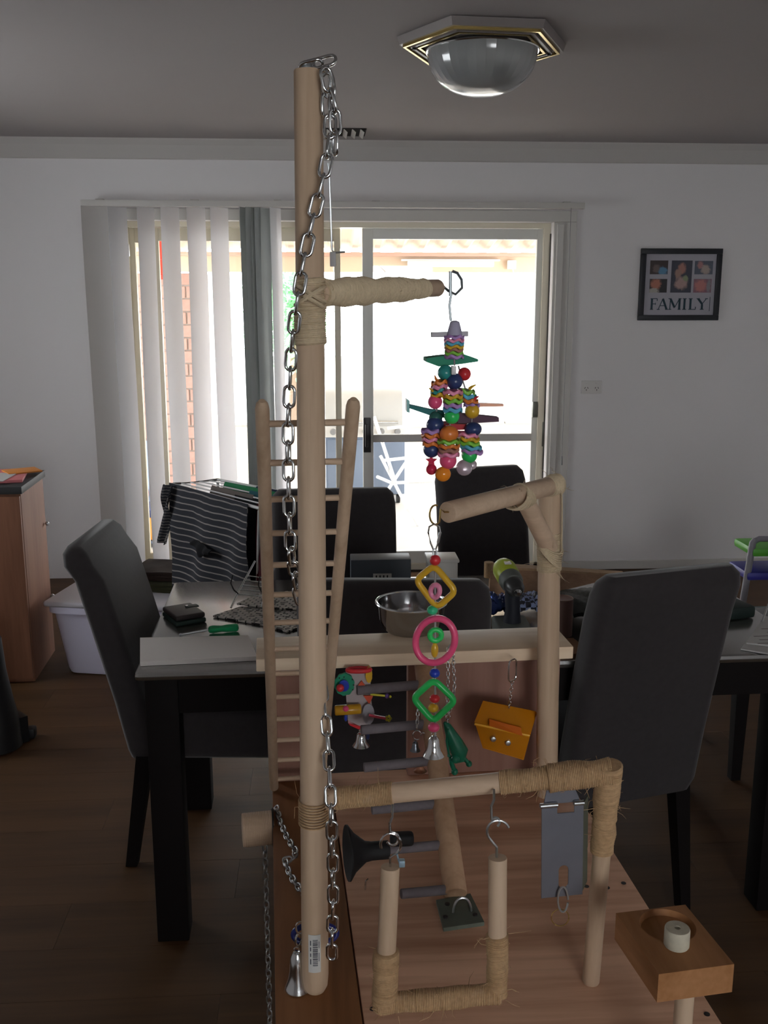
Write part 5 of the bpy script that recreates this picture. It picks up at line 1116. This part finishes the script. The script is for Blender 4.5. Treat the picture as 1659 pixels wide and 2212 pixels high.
def wavy(nm, cx, cy, wpx, hpx, m, ph=0, tilt=0, dy=0):
    """a scalloped foam disc"""
    bm = B(); n = 40; c_ = Q(cx, cy, dy); L = []
    for dz, sc in ((-hpx/2, .94), (-hpx*.3, 1), (hpx*.3, 1), (hpx/2, .94)):
        L.append([bm.verts.new(c_+V((math.cos(a_)*wpx/2*1.26*sc*s2*(1+.07*math.cos(6*a_+ph)), math.sin(a_)*wpx/2*1.26*sc*s2*(1+.07*math.cos(6*a_+ph)), (dz+2.6*math.sin(5*a_+ph)+tilt*math.cos(a_)*wpx/2)*s2))) for a_ in [2*PI*k/n for k in range(n)]])
    rings(bm, L); build(nm, bm, m, t, ang=50)
def bead(nm, px, py, r, m, sc=(1, 1, 1), dy=0):
    bm = B(); sph(bm, Q(px, py, dy), r*1.2*s2, 16, sc); build(nm, bm, m, t)
cols = [p_lpink, p_sky, p_yel, p_brown, p_org, p_lime, p_purp]
for k, m in enumerate([p_purp, p_lpink, p_sky, p_yel, p_brown, p_lime, p_purp]): wavy('foam_disc', 981, 728+k*7, 33, 6.5, m, k*.9)
slat('green_board', ((921, 774), (950, 770), (1003, 765), (1033, 776), (1033, 781), (1000, 786), (948, 792), (921, 782)), mat('green stained wood', (.03, .25, .15), .7), 10, .035)
bead('navy_bead', 962, 805, 14, p_teal, dy=-.005); bead('red_bead', 1003, 808, 12, p_red, dy=-.004); bead('dark_block', 982, 824, 15, p_navy, (1, 1, 1.0), dy=-.008)
bm = B(); box(bm, Q(980, 800, -.016), (10*s2, .006, 18*s2), bev=.001); build('white_tube', bm, p_white, t)
for k, m in enumerate([p_org, p_lpink, p_teal, p_yel]): wavy('foam_disc', 950+k*-1, 826+k*9, 28, 8, m, k, .2, -.008)
bead('pink_bead', 940, 868, 13, p_pink, dy=-.010)
for (px, py, ex, ey, m) in ((948, 826, 939, 811, p_org), (945, 850, 927, 838, p_yel), (1014, 840, 1028, 831, p_yel), (1024, 864, 1034, 856, p_red)):
    bm = B(); tube(bm, [Q(px, py, -.012), Q((px+ex)/2-2, (py+ey)/2, -.014), Q(ex, ey, -.012)], [4*s2, 3*s2, 1.2*s2], 8); build('foam_tip', bm, m, t)
for k, m in enumerate([p_lpink, p_yel, p_lime, p_purp, p_sky]): wavy('foam_disc', 978, 847+k*9.5, 33, 8.5, m, k*1.3, 0, -.016)
bead('green_bead', 976, 899, 14, p_grn, dy=-.018)
for k, m in enumerate([p_lime, p_sky, p_org, p_purp]): wavy('foam_disc', 1008+k*3.5, 846+k*10, 28, 8.5, m, k, -.15, -.006)
bead('yellow_bead', 1020, 888, 13.5, p_yel, dy=-.010)
slat('teal_slat', ((884, 874), (932, 885), (960, 888), (960, 903), (930, 898), (884, 882)), mat('teal stained wood', (.03, .18, .18), .7), 8, .012)
slat('slat_end', ((879, 862), (885, 866), (885, 892), (879, 890)), p_teal, 8, .02)
slat('dark_slat', ((990, 893), (1078, 902), (1078, 911), (1030, 914), (990, 914)), mat('plum stained wood', (.10, .05, .08), .7), 8, .016)
slat('orange_slat', ((1036, 871), (1088, 873), (1088, 878), (1036, 879)), p_org, 8, .01)
slat('red_board', ((932, 912), (960, 916), (1034, 917), (1030, 926), (990, 929), (950, 926)), mat('red stained wood', (.45, .04, .05), .7), 8, .030)
bm = B(); [sph(bm, Q(941, y, .0), 15*s2, 12) for y in (903,)]; build('dark_green_bead', bm, mat('dark green bead', (.03, .12, .10), .4), t)
bead('navy_bead', 940, 918, 16, p_navy, dy=-.002)
for k, m in enumerate([p_purp, p_org, p_lpink, p_org]): wavy('foam_disc', 932+k*.5, 931+k*9, 34, 8, m, k*1.1, 0, -.004)
bead('navy_bead', 932, 971, 15, p_navy, dy=-.004)
bead('orange_barrel', 970, 937, 15, p_org, (1.15, 1, 1), dy=-.014)
for k, m in enumerate([p_lime, p_org, p_brown, p_lpink]): wavy('foam_disc', 969, 954+k*9, 37, 8, m, k*1.7, 0, -.014)
bead('pink_bead', 968, 995, 15.5, p_pink, dy=-.014)
bead('navy_bead', 1022, 927, 16, p_navy, (1, 1, .8), dy=-.003)
for k, m in enumerate([p_lpink, p_yel, p_lime, p_sky, p_purp]): wavy('foam_disc', 1010+k*2.5, 939+k*9, 36, 8, m, k*2.1, -.12, -.004)
bead('green_bead', 1014, 983, 14.5, p_grn, dy=-.004)
m_rc = plastic('clear red', (.62, .03, .08), .08); m_oc = plastic('clear orange', (.80, .25, .02), .08); m_cc = mat('clear lilac bead', (.62, .52, .58), .08, trans=.4)
bm = B(); c_ = Q(932, 996, -.004); prism(bm, [c_+V((math.cos(a_), 0, math.sin(a_)))*(13 if k % 2 == 0 else 6)*s2 for k, a_ in enumerate([PI/2+2*PI*j/10 for j in range(10)])], (0, .004, 0)); build('red_star', bm, m_rc, t, smooth=False)
bead('clear_red_bead', 932, 1014, 10, m_rc, dy=-.004); bead('clear_orange_bead', 957, 1024, 14.5, m_oc, (1, .8, .95), dy=-.014); bead('clear_lilac_bead', 1003, 1010, 15, m_cc, dy=-.004); bead('clear_lilac_bead', 1020, 1004, 9, m_cc, dy=.002)
bm = B(); tube(bm, [Q(941, 900), Q(932, 960), Q(932, 1010)], .001, 6); tube(bm, [Q(976, 790), Q(972, 900, -.012), Q(968, 1015, -.012)], .001, 6); tube(bm, [Q(990, 790), Q(1020, 890), Q(1014, 1000)], .001, 6); tube(bm, [Q(976, 694), Q(982, 790)], .001, 6); tube(bm, [Q(982, 800), Q(950, 830, -.006), Q(941, 905)], .001, 6); build('strings', bm, MATS['grey cord'], t)
# ---- treasure chest toy
Yq = (SM @ V((uR1-.03, vf-.028, 0))).y; A = lambda px, py, dy=0: at(px, py, Yq+dy)
t = thing('chest_toy', 'translucent orange plastic chest hanging on a short chain from the shelf', 'bird toy', A(1090, 1640))
m_och = mat('translucent orange acrylic', (.80, .30, .01), .15, trans=.35, coat=.3)
k_ = S(A(1090, 1580))
ta, tb_ = A(1026, 1562, -.012), A(1142, 1588, -.022); ba, bb = A(1043, 1616, -.010), A(1128, 1641, -.018); bk = V((.010, .034, .004))
def slab(nm, p, m, th=.0022):
    bm = B(); n_ = (p[1]-p[0]).cross(p[-1]-p[0]).normalized(); prism(bm, p, n_*th); build(nm, bm, m, t, smooth=False)
slab('front_wall', [ta, tb_, bb, ba], m_och); slab('rear_wall', [ta+bk, tb_+bk, bb+bk*.8, ba+bk*.8], m_och); slab('base', [ba, bb, bb+bk*.8, ba+bk*.8], m_och)
slab('end_wall', [ta, ba, ba+bk*.8, ta+bk], m_och); slab('end_wall', [tb_, bb, bb+bk*.8, tb_+bk], m_och)
la, lb2 = A(1043, 1515, .014), A(1157, 1538, .006)
slab('lid_front', [ta+V((-.002, -.002, .001)), tb_+V((.002, -.002, .001)), lb2, la], m_och); slab('lid_back', [ta+bk*1.1, tb_+bk*1.1, lb2, la], m_och)
slab('lid_end', [ta, ta+bk*1.1, la], m_och); slab('lid_end', [tb_, tb_+bk*1.1, lb2], m_och)
bm = B(); prism(bm, [A(1056, 1552, -.014), A(1124, 1570, -.020), A(1128, 1588, -.026), A(1056, 1566, -.020)], (0, -.003, 0)); build('handle', bm, mat('deep orange acrylic', (.60, .13, .01), .2), t, smooth=False)
bm = B(); tube(bm, [ta+V((-.001, -.002, 0)), tb_+V((.001, -.002, 0))], .0022, 8); build('lid_edge', bm, mat('yellow acrylic edge', (.85, .42, .02), .2), t)
for px, py in ((1066, 1598), (1098, 1606)):
    bm = B(); p = A(px, py, -.020); cyl(bm, p, p+V((0, .006, 0)), 6*k_, n=14, bev=.001); build('bolt', bm, m_zinc, t)
bm = B(); tube(bm, rrect(A(1107, 1448, -.004), V((.75, .65, 0)), UP, 10*k_*1.3, 24*k_, 9*k_), .0011, 8, closed=True); build('quick_link', bm, m_steel, t)
run_chain(t, [A(1107, 1470), A(1103, 1500), A(1099, 1534, .006)], tiny, PT)
bm = B(); prism(bm, [A(1092, 1536, .004), A(1106, 1533, .004), A(1100, 1544, .000)], (0, .002, 0)); build('chain_tab', bm, m_brass, t, smooth=False)
# ---- dark green figure
t = thing('green_animal_toy', 'dark green plastic animal toy hanging head down on steel chain beside the rail', 'bird toy', A(990, 1668))
m_dg = plastic('bottle green plastic', (.010, .16, .09), .35); dy0 = -.045
bm = B(); tube(bm, [A(960, 1560, dy0), A(966, 1568, dy0), A(974, 1585, dy0), A(984, 1605, dy0), A(992, 1622, dy0), A(990, 1636, dy0), A(980, 1643, dy0)], [3*k_, 8*k_, 12*k_, 16*k_, 19*k_, 16*k_, 8*k_], 16); build('body', bm, m_dg, t)
for pts, r_ in ((((994, 1632), (1004, 1640), (1013, 1650)), 6), (((976, 1635), (976, 1650), (982, 1667)), 6.5), (((968, 1572), (965, 1600), (970, 1632)), 3.5)):
    bm = B(); tube(bm, [A(x, y, dy0-.004) for x, y in pts], [r_*k_*1.1, r_*k_*.8, r_*k_*.7], 10); sph(bm, A(*pts[-1], dy0-.004), r_*k_*1.15, 10); build('limb', bm, m_dg, t)
bm = B(); sph(bm, A(984, 1640, dy0-.010), 9*k_, 12, (1.1, .9, 1)); build('head', bm, m_dg, t)
run_chain(t, [A(968, 1400, dy0+.012), A(968, 1470, dy0+.006), A(964, 1556, dy0)], tiny, PT); run_chain(t, [A(978, 1402, dy0+.012), A(982, 1480, dy0+.006), A(979, 1505, dy0), A(966, 1562, dy0)], tiny, PT, phase=1)
bm = B(); tube(bm, [A(973, 1396, dy0+.04), A(973, 1392, dy0+.012), A(968, 1398, dy0+.012), A(974, 1406, dy0+.010), A(981, 1400, dy0+.012)], .0010, 6); build('hook', bm, m_zinc, t)
# ---- small bells beside the rail
t = bell('small_dark_bell', 'small dull bell on a ring hanging to the left of the leaning rail', A(897, 1602, -.075), 12*k_*.9, 22*k_*.9, mat('dull pewter', (.22, .24, .28), .35, metal=1))
bm = B(); tube(bm, hookpts(901, 1588, 9, 10, 10, 300, Yq-.075), .0009, 6); tube(bm, hookpts(914, 1588, 5, 5, 30, 200, Yq-.075), .0008, 6); build('ring', bm, m_steel, t)
run_chain(t, [A(903, 1520, -.06), A(902, 1550, -.065), A(900, 1578, -.075)], tiny, PT)
bell('copper_bell', 'tiny coppery bell just above the back edge of the base board', A(908, 1652, -.06), 14*k_, 14*k_, mat('copper', (.45, .22, .14), .35, metal=1))
# ---- totem toy in the opening
Yo = Yq-.005; G = lambda px, py, dy=0: at(px, py, Yo+dy); k_ = S(G(780, 1530))
t = thing('totem_toy', 'white block toy with green and yellow wheels and a bell, hanging under the shelf', 'bird toy', G(780, 1615))
bm = B(); c0_ = G(771, 1449); c1_ = G(779, 1570)
prism(bm, [G(747, 1449), G(801, 1449), G(800, 1500), G(806, 1540), G(800, 1566), G(778, 1569), G(752, 1556), G(748, 1510)], (0, .012, 0)); body = build('white_block', bm, mat('greyish white plastic', (.42, .36, .36), .5), t, smooth=False)
bm = B(); tube(bm, oval(G(775, 1447, -.002), V((1, 0, 0)), V((0, 1, .0)), 24*k_, .006, 20), .0035, 8, closed=True); box(bm, G(775, 1447, .004), (.028, .010, .007), bev=.003); build('red_cap', bm, p_red, t)
bm = B(); prism(bm, [G(752, 1562, -.002), G(780, 1570, -.002), G(776, 1576, -.002), G(756, 1567, -.002)], (0, .014, 0)); build('red_edge', bm, p_red, t, smooth=False)
def disc(nm, cx, cy, rx, rz, m, dy=-.006, gear=0, th=.004):
    bm = B(); n = 40; prism(bm, [G(cx+rx*(1+(.06 if gear and (i//2) % 2 else 0))*math.cos(2*PI*i/n), cy+rz*(1+(.06 if gear and (i//2) % 2 else 0))*math.sin(2*PI*i/n), dy) for i in range(n)], (0, th, 0)); return build(nm, bm, m, t, smooth=False)
gw = disc('green_wheel', 744, 1479, 21, 23, mat('green toy plastic', (.015, .24, .13), .35), -.008, 1)
disc('wheel_hub', 743, 1482, 11, 12, p_blue, -.013)
for x, y in ((733, 1465), (743, 1463), (761, 1468), (764, 1480), (762, 1490)):
    bm = B(); p = G(x, y, -.0085); cyl(bm, p, p+V((0, .001, 0)), .0011, n=8); build('wheel_hole', bm, m_black, gw)
bm = B(); sph(bm, G(735, 1486, -.018), 8.5*k_, 14); build('red_knob', bm, p_red, t)
disc('yellow_wheel', 797, 1459, 7, 16, p_yel, -.004, 1, .01)
def tri(nm, pts, m, dy): bm = B(); prism(bm, [G(x, y, dy) for x, y in pts], (0, .003, 0)); build(nm, bm, m, t, smooth=False)
tri('orange_triangle', ((771, 1484), (781, 1471), (793, 1486)), mat('red orange plastic', (.60, .09, .04), .4), -.004); tri('orange_triangle', ((785, 1503), (806, 1503), (798, 1522)), MATS['red orange plastic'], -.005)
bm = B(); cyl(bm, G(723, 1535, -.012), G(780, 1531, -.010), 11*k_, n=20, bev=.002); build('amber_barrel', bm, mat('amber plastic', (.55, .28, .02), .25), t)
bm = B(); sph(bm, G(747, 1531, -.020), 6.5*k_, 12); build('magenta_bead', bm, p_pink, t)
bm = B(); sph(bm, G(747, 1550, -.010), 5*k_, 12, (.8, .8, 1.8)); build('blue_bead', bm, p_blue, t)
disc('clear_disc', 796, 1543, 13, 22, mat('clear disc', (.45, .43, .47), .15, trans=.3), -.010)
bm = B(); cyl(bm, G(797, 1545, -.016), G(834, 1552, -.018), .0021, n=10); build('pink_rod', bm, plastic('rose plastic', (.60, .06, .10)), t)
for k in range(5):
    bm = B(); a_ = 2*PI*k/5; sph(bm, G(839+4.5*math.cos(a_), 1552+4.5*math.sin(a_), -.018), 3.4*k_, 8); build('petal', bm, mat('yellow flower', (.55, .50, .03), .4), t)
bm = B(); cyl(bm, G(800, 1500, -.004), G(832, 1503, -.004), .0016, n=8); build('yellow_rod', bm, MATS['yellow flower'], t)
bm = B(); sph(bm, G(836, 1503, -.004), 5*k_, 10, (1, 1, 1.2)); build('purple_bead', bm, plastic('purple plastic', (.10, .04, .22)), t)
bm = B(); sph(bm, G(843, 1505, -.004), 3*k_, 8); build('yellow_tip', bm, MATS['yellow flower'], t)
bm = B(); cyl(bm, G(779, 1565, .004), G(779, 1584, .004), .0009, n=6); cyl(bm, G(775, 1449, .004), G(775, 1441, .006), .0012, n=6); build('wire', bm, m_zinc, t)
bell('', '', G(780, 1582), 19*k_, 31*k_, m_steel, parent=t)
bm = B(); sph(bm, G(795, 1590, .004), 4*k_, 10, (1, 1, 2.2)); build('blue_bead', bm, p_navy, t)
# ---- wire rod with a clip hanging from the chain bundle
wy = PYY+.01
t = thing('wire_rod', 'thin straight wire rod with a grey clip hanging beside the tall pole', 'wire', at(718, 576, wy))
bm = B(); tube(bm, [at(708, 352, wy), at(711, 370, wy), at(714, 450, wy), at(717, 540, wy), at(722, 546, wy), at(745, 544, wy-.004)], .0009, 6); build('rod', bm, m_zinc, t)
bm = B(); p = at(719, 560, wy); box(bm, p, (13*S(p), .005, 31*S(p)), bev=.001); build('clip', bm, mat('grey clip', (.35, .34, .34), .5), t)
